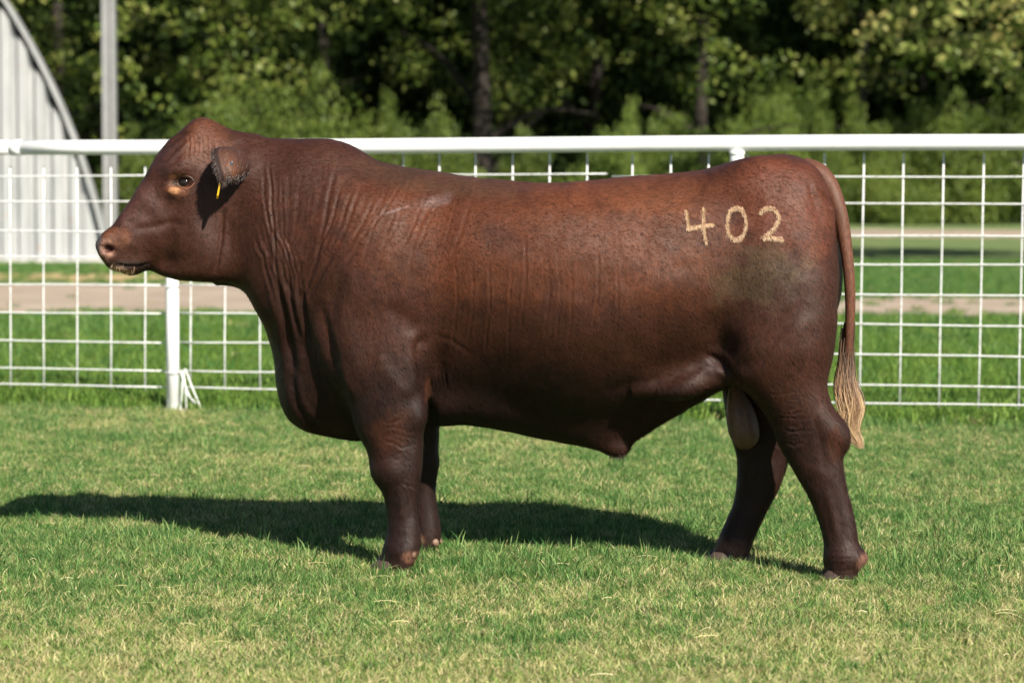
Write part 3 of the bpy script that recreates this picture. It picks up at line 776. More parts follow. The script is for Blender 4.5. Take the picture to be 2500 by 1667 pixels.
# head: jaw, cheek, mouth, creases over the eye
groove([(262,606),(290,612),(320,612),(345,603)], 3.2, .005, .4)
groove([(512,470),(509,540),(500,600),(492,630)], 4.5, .006, .3)
groove([(300,528),(345,522),(395,512),(440,520)], 8, .004, .3)
groove([(345,385),(375,345),(415,312),(445,300)], 5, .004, .5)
groove([(352,400),(390,372),(420,342),(442,318)], 4, -.003, .3)
for k in range(6): groove([(432+k*10, 300+rr.uniform(0, 10)), (436+k*10, 330), (432+k*11, 372)], 2.6, .0018, .6)
for k in range(3): groove([(405, 398-k*5), (425, 392-k*7), (448, 398-k*6)], 2.4, .0016, .5)
for k in range(2): groove([(403, 440+k*8), (420, 448+k*8), (445, 440+k*9)], 2.6, .0015, .5)
lump(395, 485, 30, 60, -.010, 35); lump(455, 510, 30, 60, .007); lump(345, 470, 60, 16, .005, 50); lump(300, 560, 28, 16, .004, 20); lump(420, 350, 30, 22, .005); lump(570, 410, 22, 45, .006); lump(560, 330, 25, 12, -.004)
# shoulder, arm and forearm
groove([(790,620),(760,700),(762,790),(790,880)], 16, .009, .3)
groove([(975,760),(960,800),(968,850),(975,905)], 12, .011, .3)
groove([(865,800),(880,850),(915,890),(950,905)], 16, -.003, .2)
groove([(880,700),(930,730),(960,770)], 20, .004, .2)
groove([(1000,772),(1035,780),(1065,800),(1080,815)], 5, .0014, .3)
for k in range(5): groove([(984+k*9, 845), (990+k*9, 885), (985+k*7, 925)], 3, .003, .7)
for k in range(18):
    v0 = rr.uniform(970, 1115); ua = rr.uniform(868, 930); L_ = rr.uniform(18, 46); sl = rr.uniform(-14, 12)
    groove(wob([(ua, v0), (ua+L_/2, v0+sl/2+rr.uniform(-5, 6)), (min(ua+L_, 968), v0+sl)], 7, 2), rr.uniform(2.2, 3.6), rr.uniform(.0005, .0014)*(1 if rr.random() < .75 else -.6), .8)
lump(900, 940, 40, 60, .006, 10); lump(900, 1075, 26, 26, .005); lump(935, 1015, 20, 20, -.004)
groove([(915,1110),(918,1150),(922,1200)], 9, -.003, .2); groove([(945,1110),(940,1160),(944,1205)], 7, .003, .2)
# barrel
lump(1180, 470, 260, 40, .006, 3); lump(1130, 540, 80, 40, -.005); lump(1320, 780, 190, 90, .012); lump(900, 560, 90, 130, .008); lump(1015, 620, 40, 150, -.006); lump(820, 700, 60, 60, .006); lump(1520, 520, 90, 60, -.006); lump(1560, 700, 110, 90, .008); lump(1130, 840, 70, 60, -.004)
groove([(1380,900),(1450,880),(1540,870),(1600,845)], 12, .003, .2)
# quarter
lump(1660, 800, 40, 40, -.014, 20); lump(1850, 720, 60, 130, .006, 20); groove([(1690,860),(1730,830),(1790,760),(1850,690)], 16, .007, .3)
groove([(1615,810),(1650,830),(1690,870),(1706,884)], 7, .007, .4); groove([(1560,885),(1620,850),(1680,862),(1704,884)], 9, -.003, .2)
lump(1690, 470, 40, 60, -.005); lump(1770, 640, 80, 90, .007); lump(1740, 375, 46, 18, .007); lump(1800, 430, 50, 26, -.004, 30); lump(1870, 470, 16, 60, -.006, -20); lump(1700, 430, 40, 26, .004)
groove([(1872,425),(1900,460),(1915,500)], 4, .004, .6); groove([(1860,415),(1868,450),(1880,480)], 5, .003, .6)
for k in range(16):
    v0 = rr.uniform(890, 1010); ua = rr.uniform(1752, 1800)+(v0-890)*.25; groove(wob([(ua, v0), (ua+22, v0+rr.uniform(0, 8)), (ua+rr.uniform(35, 70), v0+rr.uniform(-8, 4))], 7, 2), 2.6, rr.uniform(.0005, .0014), .7)
for k in range(4): groove([(1800, 985+k*9), (1825, 992+k*10), (1850, 985+k*9)], 3.5, .0026, .7)
lump(1905, 985, 20, 28, .005); lump(1880, 1000, 10, 50, -.004, -12); lump(1880, 1085, 16, 16, .004); groove([(1895,1120),(1912,1180),(1925,1240)], 8, -.003, .2)
for k in range(7): groove(wob([(1900, 1262+k*9), (1930, 1268+k*9+rr.uniform(-4, 4)), (1960, 1262+k*9)], 6, 2), 2.6, rr.uniform(.0004, .0012), .7)
# gentle irregularity everywhere
irr = (fbm(co[:, 0]+40, co[:, 2]+40+0.7*co[:, 1], 7, 31)-0.5)*0.010+(fbm(co[:, 0]+80, co[:, 2]*0.6+40, 30, 37)-0.5)*0.0018
disp += irr
co += nr*disp[:, None]
me2.vertices.foreach_set('co', co.astype(np.float32).ravel()); me2.update()
nr = normals()

# coat colour (same on both flanks; the lower darks mix pigment with painted shade)
U, Vv = project(np.stack([co[:, 0], YC(co[:, 0]), co[:, 2]], 1))
base = np.tile(np.array([0.0345, 0.0108, 0.0056]), (nV, 1))
def tint(col, u, v, ru, rv, k=1.0, ang=0, edge=1.0, noise=0.35):
    c, s = math.cos(math.radians(ang)), math.sin(math.radians(ang)); dx = U-u; dy = Vv-v
    q = np.sqrt(((dx*c+dy*s)/ru)**2+((-dx*s+dy*c)/rv)**2)
    q = q+(fbm(U/100+7, Vv/100+7, 3.0, 77)-0.5)*noise*2
    w = np.clip((1+edge*0.5-q)/edge, 0, 1); w = (w*w*(3-2*w)*k)[:, None]
    base[:] = base*(1-w)+np.array(col)*w
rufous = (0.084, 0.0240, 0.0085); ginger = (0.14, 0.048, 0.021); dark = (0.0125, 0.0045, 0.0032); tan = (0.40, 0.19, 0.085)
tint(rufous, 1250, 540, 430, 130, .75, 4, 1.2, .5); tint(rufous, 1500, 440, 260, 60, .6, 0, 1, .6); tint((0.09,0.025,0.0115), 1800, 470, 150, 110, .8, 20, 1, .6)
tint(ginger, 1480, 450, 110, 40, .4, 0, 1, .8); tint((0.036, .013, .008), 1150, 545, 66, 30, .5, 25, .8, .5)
tint((0.06,.032,.017), 1000, 410, 190, 34, .5, 10, 1, .4)
tint((0.052,.036,.019), 1730, 625, 95, 55, .65, -10, 1, .9)
tint(dark, 1150, 930, 560, 105, .9, 4, 1.1, .35); tint(dark, 690, 840, 70, 190, .6, -10, .9, .3)  # dark belly and brisket: pigment deepened to imitate their shade
tint(dark, 900, 1120, 120, 260, .75, 0, .8, .3); tint(dark, 1850, 1160, 260, 240, .72, 0, .8, .3); tint(dark, 960, 1150, 90, 180, .7, 0, .6, .2)  # dark legs: own colour, lowered further in place of shade
tint(rufous, 905, 985, 40, 60, .25, 0, 1, .8); tint(rufous, 1895, 1005, 16, 40, .25, 0, 1, .5); tint(dark, 1650, 830, 50, 50, .5, 0, 1)  # last tint paints the shade of the flank hollow
tint(ginger, 988, 880, 7, 30, .3, 0, .8, .5)  # sunlit skin fold behind the elbow, painted in as ginger
tint((0.085,.028,.013), 478, 330, 50, 55, .7, 0, .8); tint((0.05,.02,.016), 385, 360, 34, 40, .6, 0, .8); tint((0.06,.026,.022), 330, 480, 60, 60, .5, 0, .9)
tint(ginger, 416, 434, 27, 19, .55, 0, .7, .3); tint(tan, 411, 438, 13, 9, .7, 0, .7, .2); tint(tan, 425, 406, 22, 5, .35, 0, .7, .2); tint((0.02,.012,.01), 425, 420, 19, 11, .97, 0, .3, .02)
tint(dark, 402, 452, 14, 12, .7, 0, .7)
tint(ginger, 275, 545, 32, 22, .5, 0, .8, .3); tint((0.07, .06, .062), 232, 556, 12, 34, .95, 0, .5, .1); tint((0.30,.155,.11), 256, 569, 16, 22, .85, -15, .35, .1); tint((0.22,.11,.08), 246, 592, 14, 16, .8, 0, .5, .1)
tint((0.06,.018,.016), 260, 569, 14, 10, 1, -15, .3, .05); tint((0.015,.01,.009), 300, 606, 46, 9, .9, 3, .7, .3); tint((0.45, .30, .19), 283, 621, 26, 8, .75, 12, .6, .4)
tint((0.06,.03,.02), 270, 580, 60, 30, .3, 0, .8)
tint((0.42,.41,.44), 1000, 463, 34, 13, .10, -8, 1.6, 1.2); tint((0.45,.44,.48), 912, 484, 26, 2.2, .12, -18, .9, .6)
tint((0.16,.085,.06), 900, 1310, 50, 22, .5, 0, .8, .4); tint((0.20,.10,.07), 1930, 1335, 46, 22, .4, 0, .8, .4)
tint((0.22,.11,.075), 1962, 1268, 18, 20, .6, 0, .8, .3); tint((0.18,.085,.055), 1672, 1285, 56, 34, .5, 0, .8, .4); tint((0.25,.12,.08), 952, 1252, 20, 14, .5, 0, .8, .3)
tint((0.14,.06,.04), 1690, 1040, 10, 20, .3, 0, 1)
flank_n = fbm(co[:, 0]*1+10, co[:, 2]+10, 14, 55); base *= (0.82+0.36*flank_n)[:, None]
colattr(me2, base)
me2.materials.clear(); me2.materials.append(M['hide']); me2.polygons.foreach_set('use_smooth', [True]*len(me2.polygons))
c0 = P(1300, 1300); bull = empty('bull', (c0.x, YA+YB*c0.x, 0), 'dark red brown bull standing side on with cream brand 402 on its hip', 'bull')
def adopt(o):
    o.parent = bull; o.matrix_parent_inverse = Matrix.Translation(-bull.location)
adopt(body); body['label'] = 'sleek dark mahogany body, head and legs'
bvh = BVHTree.FromPolygons([Vector(c) for c in co], [tuple(p.vertices) for p in me2.polygons])
def hit(u, v):
    """point on the hide seen at traced pixel u,v, with normal"""
    d = ray(u*K, v*K).normalized(); loc, n, i, dist = bvh.ray_cast(Vector((0, 0, H)), d); return (loc, n)

# eye
loc, n = hit(425, 419)
bm = bmesh.new(); bmesh.ops.create_uvsphere(bm, u_segments=28, v_segments=18, radius=0.0225)
ec = loc + Vector((0, 0.0095, 0))
for vtx in bm.verts: vtx.co = Vector((vtx.co.x*1.0, vtx.co.y*0.95, vtx.co.z*0.78)) + ec
me = bpy.data.meshes.new('eye'); bm.to_mesh(me); bm.free(); me.materials.append(M['eye']); me.polygons.foreach_set('use_smooth', [True]*len(me.polygons))
adopt(link(bpy.data.objects.new('eye', me)))
# eyelids: fleshy rims following an almond
def lid(pts, r, col):
    path = []
    for u, v in pts:
        l, n = hit(u, v); path.append(l)
    base_y = min(p.y for p in path); path = [Vector((p.x, min(p.y, ec.y-0.016+0.010*abs(i/(len(path)-1)*2-1)), p.z)) for i, p in enumerate(path)]
    path = spline(path, 16)
    rad = [r*(0.35+0.65*math.sin(math.pi*min(max(i/15, .02), .98))) for i in range(16)]
    return tube('eyelid', path, rad, col, bull, 10)
M['lid'] = mat_simple('lid_skin', (0.16, 0.065, 0.035), 0.5, 0.2, 80, 0.3)
M['liddark'] = mat_simple('lash_line', (0.035, 0.016, 0.012), 0.45, 0.2, 80, 0.3)
lid([(405,421),(411,411),(424,405),(438,408),(447,419)], 0.0034, M['liddark'])
lid([(405,420),(413,430),(426,434),(438,430),(447,420)], 0.0030, M['lid'])

# hair helper: tapered strands as ribbons
def strands(name, roots, dirs, lens, wid, mat, droop=0.0, curl=0.0, rnd=None, seg=3, parent=True):
    V = []; F = []; R = []
    for i, (p, d, L) in enumerate(zip(roots, dirs, lens)):
        d = d.normalized(); view = Vector((0, -1, 0)); w = d.cross(view)
        w = w.normalized()*wid if w.length > 1e-4 else Vector((wid, 0, 0)); o = len(V)
        rv = rnd[i] if rnd is not None else random.random()
        for k in range(seg+1):
            t = k/seg; q = p + d*L*t + Vector((0, 0, -droop*L*t*t)); ww = w*(1-0.85*t)
            V += [q-ww, q+ww]; R += [rv, rv]
        for k in range(seg): F.append((o+2*k, o+2*k+1, o+2*k+3, o+2*k+2))
    o = mesh_obj(name, V, F, mat)
    o.data.attributes.new('rnd', 'FLOAT', 'POINT').data.foreach_set('value', R)
    if parent: adopt(o)
    return o
# ear: a cupped leaf whose back faces the camera
rim = [P(*p) for p in ((520,343,-.10),(506,339,-.15),(493,343,-.20),(488,352,-.24),(493,374,-.265),(500,396,-.275),(507,412,-.27),(511,422,-.26),(522,418,-.22),(536,412,-.17),(548,406,-.12))]
bas = [P(*p) for p in ((540,345,-.08),(550,347,-.11),(560,352,-.13),(568,362,-.14),(572,374,-.145),(572,386,-.145),(569,396,-.14),(563,404,-.13),(558,408,-.12),(554,408,-.11),(552,406,-.10))]
rim = spline(rim, 25); bas = spline(bas, 25)
NV = 14; vs = []; fs = []
for i in range(25):
    t = i/24; bulge = math.sin(math.pi*t)
    for j in range(NV+1):
        s = j/NV; p = rim[i].lerp(bas[i], s); w = math.sin(math.pi*min(1, s*0.9+0.0))
        p = p + Vector((0.010*w*bulge, -0.030*w*bulge, 0.004*w*math.cos(math.pi*t)))
        # a crease along the ear
        p += Vector((0, (0.020*math.exp(-((t-0.70)/0.06)**2)+0.008*math.exp(-((t-0.35)/0.08)**2)+0.022*math.exp(-((s-.12)/.12)**2)*bulge)*math.sin(math.pi*min(1, s+.08)), 0.0))
        vs.append(p)
for i in range(24):
    for j in range(NV):
        a = i*(NV+1)+j; fs.append((a, a+1, a+NV+2, a+NV+1))
ear = mesh_obj('ear', vs, fs, M['hide']); md = ear.modifiers.new('t', 'SOLIDIFY'); md.thickness = 0.006; md.offset = 0
md = ear.modifiers.new('s', 'SUBSURF'); md.levels = 1; md.render_levels = 1
ec_ = np.array([list(v) for v in vs]); cc = np.tile(np.array([0.036, 0.014, 0.009]), (len(vs), 1))
for k in range(len(vs)):
    i, j = divmod(k, NV+1); s = j/NV; t = i/24
    g = math.exp(-((s-0.35)/0.25)**2)*math.exp(-((t-0.6)/0.3)**2); cc[k] = cc[k]*(1-g*.8)+np.array([0.10, 0.038, 0.018])*g*.8
    if j < 2 and 0.1 < t < .75: cc[k] = np.array([0.014, 0.007, 0.005])
    if t > .72 and .3 < s < .8: cc[k] = cc[k]*.45  # crease pocket: its shade is put into the ear colour
colattr(ear.data, cc); adopt(ear)
# far ear, mirrored through the mid plane (hidden by the poll from here)
vs2 = []
for p in vs:
    yc = YC(p.x); vs2.append(Vector((p.x, 2*yc-p.y, p.z)))
ear2 = mesh_obj('ear', vs2, [f[::-1] for f in fs], M['hide']); md = ear2.modifiers.new('t', 'SOLIDIFY'); md.thickness = 0.006; md.offset = 0
colattr(ear2.data, cc); adopt(ear2)
# hair fringe round the ear and tufts inside it
ro = []; di = []; le = []
for i in range(900):
    t = random.uniform(.12, .80); a = rim[min(24, int(t*24))]; nx_ = rim[min(24, int(t*24)+1)]; q = a.lerp(nx_, random.random())
    out_ = (q-bas[min(24, int(t*24))]).normalized(); ro.append(q-out_*0.004+Vector((0, random.gauss(0, .004), 0))); di.append(out_*0.7+Vector((random.gauss(0, .3), random.gauss(0, .3), random.gauss(-.35, .3)))); le.append(random.uniform(.006, .020))
for i in range(1500):
    k_ = random.randrange(len(vs)); p = vs[k_]; ro.append(p+Vector((random.gauss(0, .002), -.003, random.gauss(0, .002)))); di.append(Vector((random.gauss(-.5, .3), -.25, random.gauss(-.7, .3)))); le.append(random.uniform(.007, .014))
strands('ear_hair', ro, di, le, 0.0006, M['coat_hair'], 0.1)
# yellow tag, seen edge on, and its stud
a = P(507, 412, -.255); b = P(499, 456, -.245)
wv = Vector((-0.10, 1, 0.0)).normalized()*0.018; tv = Vector((1, 0.1, 0.2)).normalized()*0.0028
vs = []
for p, s in ((a, 0.45), (a.lerp(b, .3), 1.0), (a.lerp(b, .85), 1.05), (b, .6)):
    vs += [p-wv*s-tv, p+wv*s-tv, p+wv*s+tv, p-wv*s+tv]
fs = [(3, 2, 1, 0), (12, 13, 14, 15)]
for i in range(3):
    for k in range(4): fs.append((4*i+k, 4*i+(k+1) % 4, 4*i+4+(k+1) % 4, 4*i+4+k))
adopt(mesh_obj('ear_tag', vs, fs, M['tagy'], None, False))
bm = bmesh.new(); bmesh.ops.create_uvsphere(bm, u_segments=14, v_segments=8, radius=0.0085)
ebvh = BVHTree.FromPolygons([Vector(v) for v in ec_], [(i*(NV+1)+j, i*(NV+1)+j+1, (i+1)*(NV+1)+j+1, (i+1)*(NV+1)+j) for i in range(24) for j in range(NV)])
l_, n_, _, _ = ebvh.ray_cast(Vector((0, 0, H)), ray(531*K, 377*K).normalized())
if l_ is None: l_ = P(531, 377, -.25)
for vtx in bm.verts: vtx.co = Matrix.Rotation(math.radians(25), 3, 'Y') @ Vector((vtx.co.x*0.6, vtx.co.y*0.4, vtx.co.z*1.2)) + l_ + Vector((0, -0.004, 0))
me = bpy.data.meshes.new('tag_stud'); bm.to_mesh(me); bm.free(); me.materials.append(M['stud']); adopt(link(bpy.data.objects.new('tag_stud', me)))

# brand 4 0 2: hair grown back cream, standing slightly off the hide
def zc(x, y): return (1600+x/2.24)/K, (300+y/2.24)/K        # pixels of an enlarged crop -> traced frame
digits = {'4': [[(166,482),(170,520),(178,560),(182,582)], [(178,575),(215,570),(262,562),(318,556)], [(262,468),(258,530),(262,590),(276,655)]],
          '0': [[(442,464),(412,478),(394,515),(390,560),(398,605),(425,632),(446,636),(474,620),(492,580),(494,530),(480,486),(462,468),(442,464)]],
          '2': [[(574,492),(592,472),(622,464),(650,474),(668,500),(672,526),(656,562),(628,592),(602,618),(588,630)], [(588,628),(625,626),(660,632),(692,634)]]}
for ch, strokes in digits.items():
    roots = []; dirs = []; lens = []; rn = []
    for st in strokes:
        pts = [zc(*p) for p in st]
        sp_ = spline([(a, b, 0) for a, b in pts], 60) if ch != '4' else spline([(a, b, 0) for a, b in pts], 30)
        L = sum((sp_[i+1]-sp_[i]).length for i in range(len(sp_)-1)); cnt = int(L*9)
        for i in range(cnt):
            t = random.random()*(len(sp_)-1); k = min(int(t), len(sp_)-2); q = sp_[k].lerp(sp_[k+1], t-k)
            off = random.gauss(0, 2.0 if ch != '4' else 1.6); off = max(-4.6, min(4.6, off)); a = random.random()*6.283
            h_ = hit(q.x+off*math.cos(a), q.y+off*math.sin(a)-2)
            if h_[0] is None: continue
            l, n = h_
            dr = Vector((0.35+random.gauss(0, .3), 0, -1+random.gauss(0, .25))); dr = (dr - n*dr.dot(n)).normalized() + n*random.uniform(.12, .4)
            roots.append(l+n*0.0006); dirs.append(dr); lens.append(random.uniform(.006, .015)); rn.append(min(1, max(0, 0.78-abs(off)*0.13+random.gauss(0, .25))))
    o = strands('brand_digit', roots, dirs, lens, 0.0008, M['brand'], 0.1, rnd=rn, seg=2)
    o['label'] = 'cream hair brand digit %s' % ch
    o['kind'] = 'stuff' if False else o.get('kind', '') or 'part' if False else ''
    del o['kind']

# tail and switch
tp = [P(*p) for p in ((1846,388,-.03),(1878,402,-.05),(1908,434,-.07),(1928,488,-.09),(1941,555,-.10),(1950,630,-.105),(1953,700,-.10),(1951,760,-.095),(1947,820,-.085),(1945,870,-.08))]
tl = spline(tp, 50); rad = np.interp(np.linspace(0, 1, 50), [0, .12, .25, .5, .75, 1], [.036, .038, .027, .0185, .0145, .009])
tube('tail', tl, list(rad), M['hide'], bull, 20)
tail = bpy.data.objects['tail']; colattr(tail.data, np.tile(np.array([[0.095, 0.038, 0.022]]), (len(tail.data.vertices), 1)))
def switch():
    V = []; F = []; R = []
    guide = spline([P(*p) for p in ((1950,740,-.08),(1944,820,-.075),(1945,880,-.075),(1950,930,-.075),(1950,970,-.075),(1958,1003,-.075),(1976,1030,-.075))], 24)
    locks = []
    for i in range(80):
        a = random.random()*6.283; r = math.sqrt(random.random()); locks.append((a, r, random.random()*0.35, random.uniform(.72, 1.0), random.gauss(0, .8), min(1, max(0, .62+random.gauss(0, .25)-(.55 if math.cos(a)*r > .45 and random.random() < .75 else 0)))))
    for i in range(3600):
        a, r, st, en, ph2, cv = random.choice(locks); st = max(0, st+random.gauss(0, .05)); en = min(1.0, en+random.gauss(0, .05)-(.12*random.random()**2))
        o = len(V); n = 12; wd = random.uniform(.0004, .0009); jx, jy = random.gauss(0, .0055), random.gauss(0, .0055)
        for k in range(n+1):
            t = st+(en-st)*k/n; q_ = min(t*23, 22.999); g = guide[int(q_)].lerp(guide[int(q_)+1], q_-int(q_))
            spread = np.interp(t, [0, .15, .4, .7, .88, 1], [.011, .016, .036, .037, .022, .006])
            wave = 0.0065*math.sin(t*15+ph2)*min(1, t*2)
            pinch = 1-.5*(k/n)**3
            c = g+Vector((math.cos(a)*r*spread+wave+jx*pinch, math.sin(a)*r*spread*0.8+jy*pinch, 0))
            ww = wd*(1-0.8*k/n)
            V += [c-Vector((ww, 0, 0)), c+Vector((ww, ww*0.6, 0))]; R += [min(1, max(0, cv*np.interp(t, [0, .25, .5, 1], [.15, .5, 1, 1.1])+random.gauss(0, .04)))]*2
        for k in range(n): F.append((o+2*k, o+2*k+1, o+2*k+3, o+2*k+2))
    o = mesh_obj('tail_switch', V, F, M['switch']); o.data.attributes.new('rnd', 'FLOAT', 'POINT').data.foreach_set('value', R); adopt(o)
    o['label'] = 'wavy blond hair at the end of the tail'
switch()

# scrotum
zz = lambda x, y: ((1600+x/2.613)/K, (850+y/2.613)/K)
rows = [(225,470,540),(290,462,570),(340,456,606),(400,450,636),(450,449,655),(500,454,666),(545,466,667),(580,482,660),(610,502,640),(630,525,612),(641,548,585)]
vs = []; fs = []; n = 24
for y, xa, xb in rows:
    a = P(*zz(xa, y), -.0); b = P(*zz(xb, y), -.0); c = (a+b)/2; rx = (b.x-a.x)/2*(1+.02*math.sin(y*.21)); ry = rx*1.12
    for k in range(n):
        w = 2*math.pi*k/n; cl = 1-0.10*math.exp(-((math.cos(w))/.25)**2)
        vs.append(c+Vector((rx*math.cos(w), ry*math.sin(w)*cl*1.0, 0.003*math.sin(3*w))))
for i in range(len(rows)-1):
    for k in range(n): k2 = (k+1) % n; fs.append((i*n+k, (i+1)*n+k, (i+1)*n+k2, i*n+k2))
fs.append(tuple((len(rows)-1)*n+k for k in range(n))[::-1])
o = mesh_obj('scrotum', vs, fs, M['skin']); md = o.modifiers.new('s', 'SUBSURF'); md.levels = 2; md.render_levels = 2; adopt(o)

# hooves (two claws each) and dew claws
def claw(c, length, w, h, turn, mat, name):
    vs = []; fs = []; n = 12
    for j, (zz_, f) in enumerate(((0.0, 1.0), (h*.35, .96), (h*.75, .84), (h, .72))):
        for k in range(n):
            a = 2*math.pi*k/n; x = -math.cos(a)*length/2; x = x*(1.15 if x < 0 else .85)*f - (1-f)*length*0.0+ j*0.006; y = math.sin(a)*w/2*f
            vs.append(c+Vector((x*math.cos(turn)-y*math.sin(turn), x*math.sin(turn)+y*math.cos(turn), zz_)))
    for j in range(3):
        for k in range(n): k2 = (k+1) % n; fs.append((j*n+k, j*n+k2, (j+1)*n+k2, (j+1)*n+k))
    fs.append(tuple(range(n))[::-1]); fs.append(tuple(3*n+k for k in range(n)))
    adopt(mesh_obj(name, vs, fs, mat))
for (u, v, cy) in ((893,1322,-.22),(955,1282,.20),(1926,1350,-.19),(1664,1312,.155)):
    p = P(u, v, cy); p.z = 0.0
    for s in (-1, 1): claw(p+Vector((-0.006, s*0.034, 0.0)), 0.118, 0.060, 0.052, s*0.12, M['hoof'], 'hoof')
def dew(u, v, cy, su, sv, ang):
    p = P(u, v, cy); bm = bmesh.new(); bmesh.ops.create_uvsphere(bm, u_segments=14, v_segments=10, radius=1)
    for vtx in bm.verts:
        q = Vector((vtx.co.x*su/714, vtx.co.y*0.013, vtx.co.z*sv/714)); q.x += 0.35*max(0, -q.z); q.x *= (1-0.45*max(0, -vtx.co.z))
        vtx.co = Matrix.Rotation(math.radians(ang), 3, 'Y') @ q + p
    me = bpy.data.meshes.new('dewclaw'); bm.to_mesh(me); bm.free(); me.materials.append(M['horn']); me.polygons.foreach_set('use_smooth', [True]*len(me.polygons))
    adopt(link(bpy.data.objects.new('dewclaw', me)))
dew(946,1271,-.262,10,11,-15); dew(958,1266,-.20,6,8,-20); dew(999,1246,.16,10,11,-15); dew(1011,1242,.23,7,9,-20)
dew(1973,1283,-.22,15,9,20); dew(1976,1274,-.14,9,9,20); dew(1714,1286,.12,8,8,10); dew(1716,1280,.20,7,7,10)
# chin whiskers
ro = []; di = []; le = []
for i in range(16):
    l, n = hit(random.uniform(246, 315), random.uniform(606, 628))
    if l is None: continue
    ro.append(l); di.append(Vector((random.gauss(-.2, .4), -.3, -1))); le.append(random.uniform(.008, .022))
strands('whiskers', ro, di, le, 0.0005, M['brand'], 0.3)

# tuft of hair at the end of the sheath
ro = []; di = []; le = []
for i in range(160):
    a = P(random.uniform(1402, 1434), random.uniform(1030, 1046), random.uniform(-.022, .012)); ro.append(a); di.append(Vector((random.gauss(-.15, .3), random.gauss(-.1, .3), -1))); le.append(random.uniform(.006, .022))
strands('sheath_hair', ro, di, le, 0.0010, M['coat_hair'], 0.2)
# short coat hair: fine strands lying along the hide on both sides, joined as one part
def coat():
    nf = len(me2.polygons); ctr = np.empty(nf*3, np.float32); me2.polygons.foreach_get('center', ctr); ctr = ctr.reshape(-1, 3)
    pn = np.empty(nf*3, np.float32); me2.polygons.foreach_get('normal', pn); pn = pn.reshape(-1, 3)
    w = np.where(pn[:, 1] < 0.25, 1.0, 0.12); w[ctr[:, 0] < -1.42] *= .15; w /= w.sum()
    n = 190000; idx = rng.choice(nf, n, p=w); p = ctr[idx]+rng.normal(0, .0022, (n, 3)); nn = pn[idx]
    # hair flows back and down; down the legs
    x, z = p[:, 0], p[:, 2]; down = np.clip(1.2-z*0.9, .25, 1.2); flow = np.stack([0.55+0*x, 0.05+0*x, -down], 1)
    flow += rng.normal(0, .16, (n, 3)); flow -= nn*(flow*nn).sum(1)[:, None]; flow /= np.linalg.norm(flow, axis=1)[:, None]+1e-9
    p = p - nn*0.0006
    L = (rng.uniform(.007, .017, n)*np.where(z < .75, 1.25, 1.0))[:, None]; wd = rng.uniform(.0004, .0009, n)[:, None]
    side = np.cross(flow, nn); tip = p+flow*L+nn*(0.0013+L*.035); V = np.empty((n, 3, 3)); V[:, 0] = p-side*wd; V[:, 1] = p+side*wd; V[:, 2] = tip
    F_ = np.arange(n*3).reshape(-1, 3)
    o = mesh_obj('short_coat', V.reshape(-1, 3), F_, None, smooth=False)
    # colour taken from the hide below
    pv = np.empty(nf*4, np.int32); me2.polygons.foreach_get('vertices', pv) if False else None
    lv = np.empty(len(me2.loops), np.int32); me2.loops.foreach_get('vertex_index', lv); ls = np.empty(nf, np.int32); me2.polygons.foreach_get('loop_start', ls)
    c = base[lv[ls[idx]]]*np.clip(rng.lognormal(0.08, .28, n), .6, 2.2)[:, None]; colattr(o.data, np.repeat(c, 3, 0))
    o.data.materials.append(M['fur']); o['kind'] = 'stuff'; adopt(o)
_m = N('fur'); _m.set(Base_Color=_m.attr('col').outputs['Color'], Roughness=0.62); _m.b.inputs['Specular IOR Level'].default_value = 0.3; M['fur'] = _m.m
coat()

# ------------------------------------------------------------------ trees beyond the fence
M['leaf_oak'] = mat_leaf('oak_leaf', [(0.025, 0.045, 0.010), (0.055, 0.090, 0.012), (0.115, 0.145, 0.025), (0.21, 0.22, 0.06)], 0.5, 0.12, 0.25)
M['leaf_pale'] = mat_leaf('pale_leaf', [(0.08, 0.13, 0.025), (0.17, 0.22, 0.05), (0.28, 0.29, 0.09), (0.40, 0.34, 0.12)], 0.5, 0.3, 0.25)
M['leaf_cedar'] = mat_leaf('cedar_spray', [(0.045, 0.08, 0.012), (0.10, 0.145, 0.024), (0.18, 0.23, 0.045)], 0.55, 0.3, 0.3)
M['leaf_dark'] = mat_leaf('shaded_leaf', [(0.006, 0.012, 0.003), (0.010, 0.020, 0.004), (0.022, 0.034, 0.008)], 0.7, 0.05, 0.05)  # darker leaf copy, shade of the back trees put into the colour
def leaf_quads(ctr, size, r, up=0.3, elong=1.6, vert=False):
    n = len(ctr)
    d = r.normal(0, 1, (n, 3)); d[:, 2] -= 0.4
    if vert: d = r.normal(0, .35, (n, 3)); d[:, 2] += 1
    d /= np.linalg.norm(d, axis=1)[:, None]
    nrm = r.normal(0, 1, (n, 3)); nrm[:, 2] += up; s = np.cross(d, nrm); s /= np.linalg.norm(s, axis=1)[:, None]+1e-9
    L = (size*r.uniform(.6, 1.4, n))[:, None]; W = L/elong*0.5
    V = np.empty((n, 4, 3)); V[:, 0] = ctr-d*L*.5; V[:, 1] = ctr+s*W; V[:, 2] = ctr+d*L*.5; V[:, 3] = ctr-s*W
    return V.reshape(-1, 3)
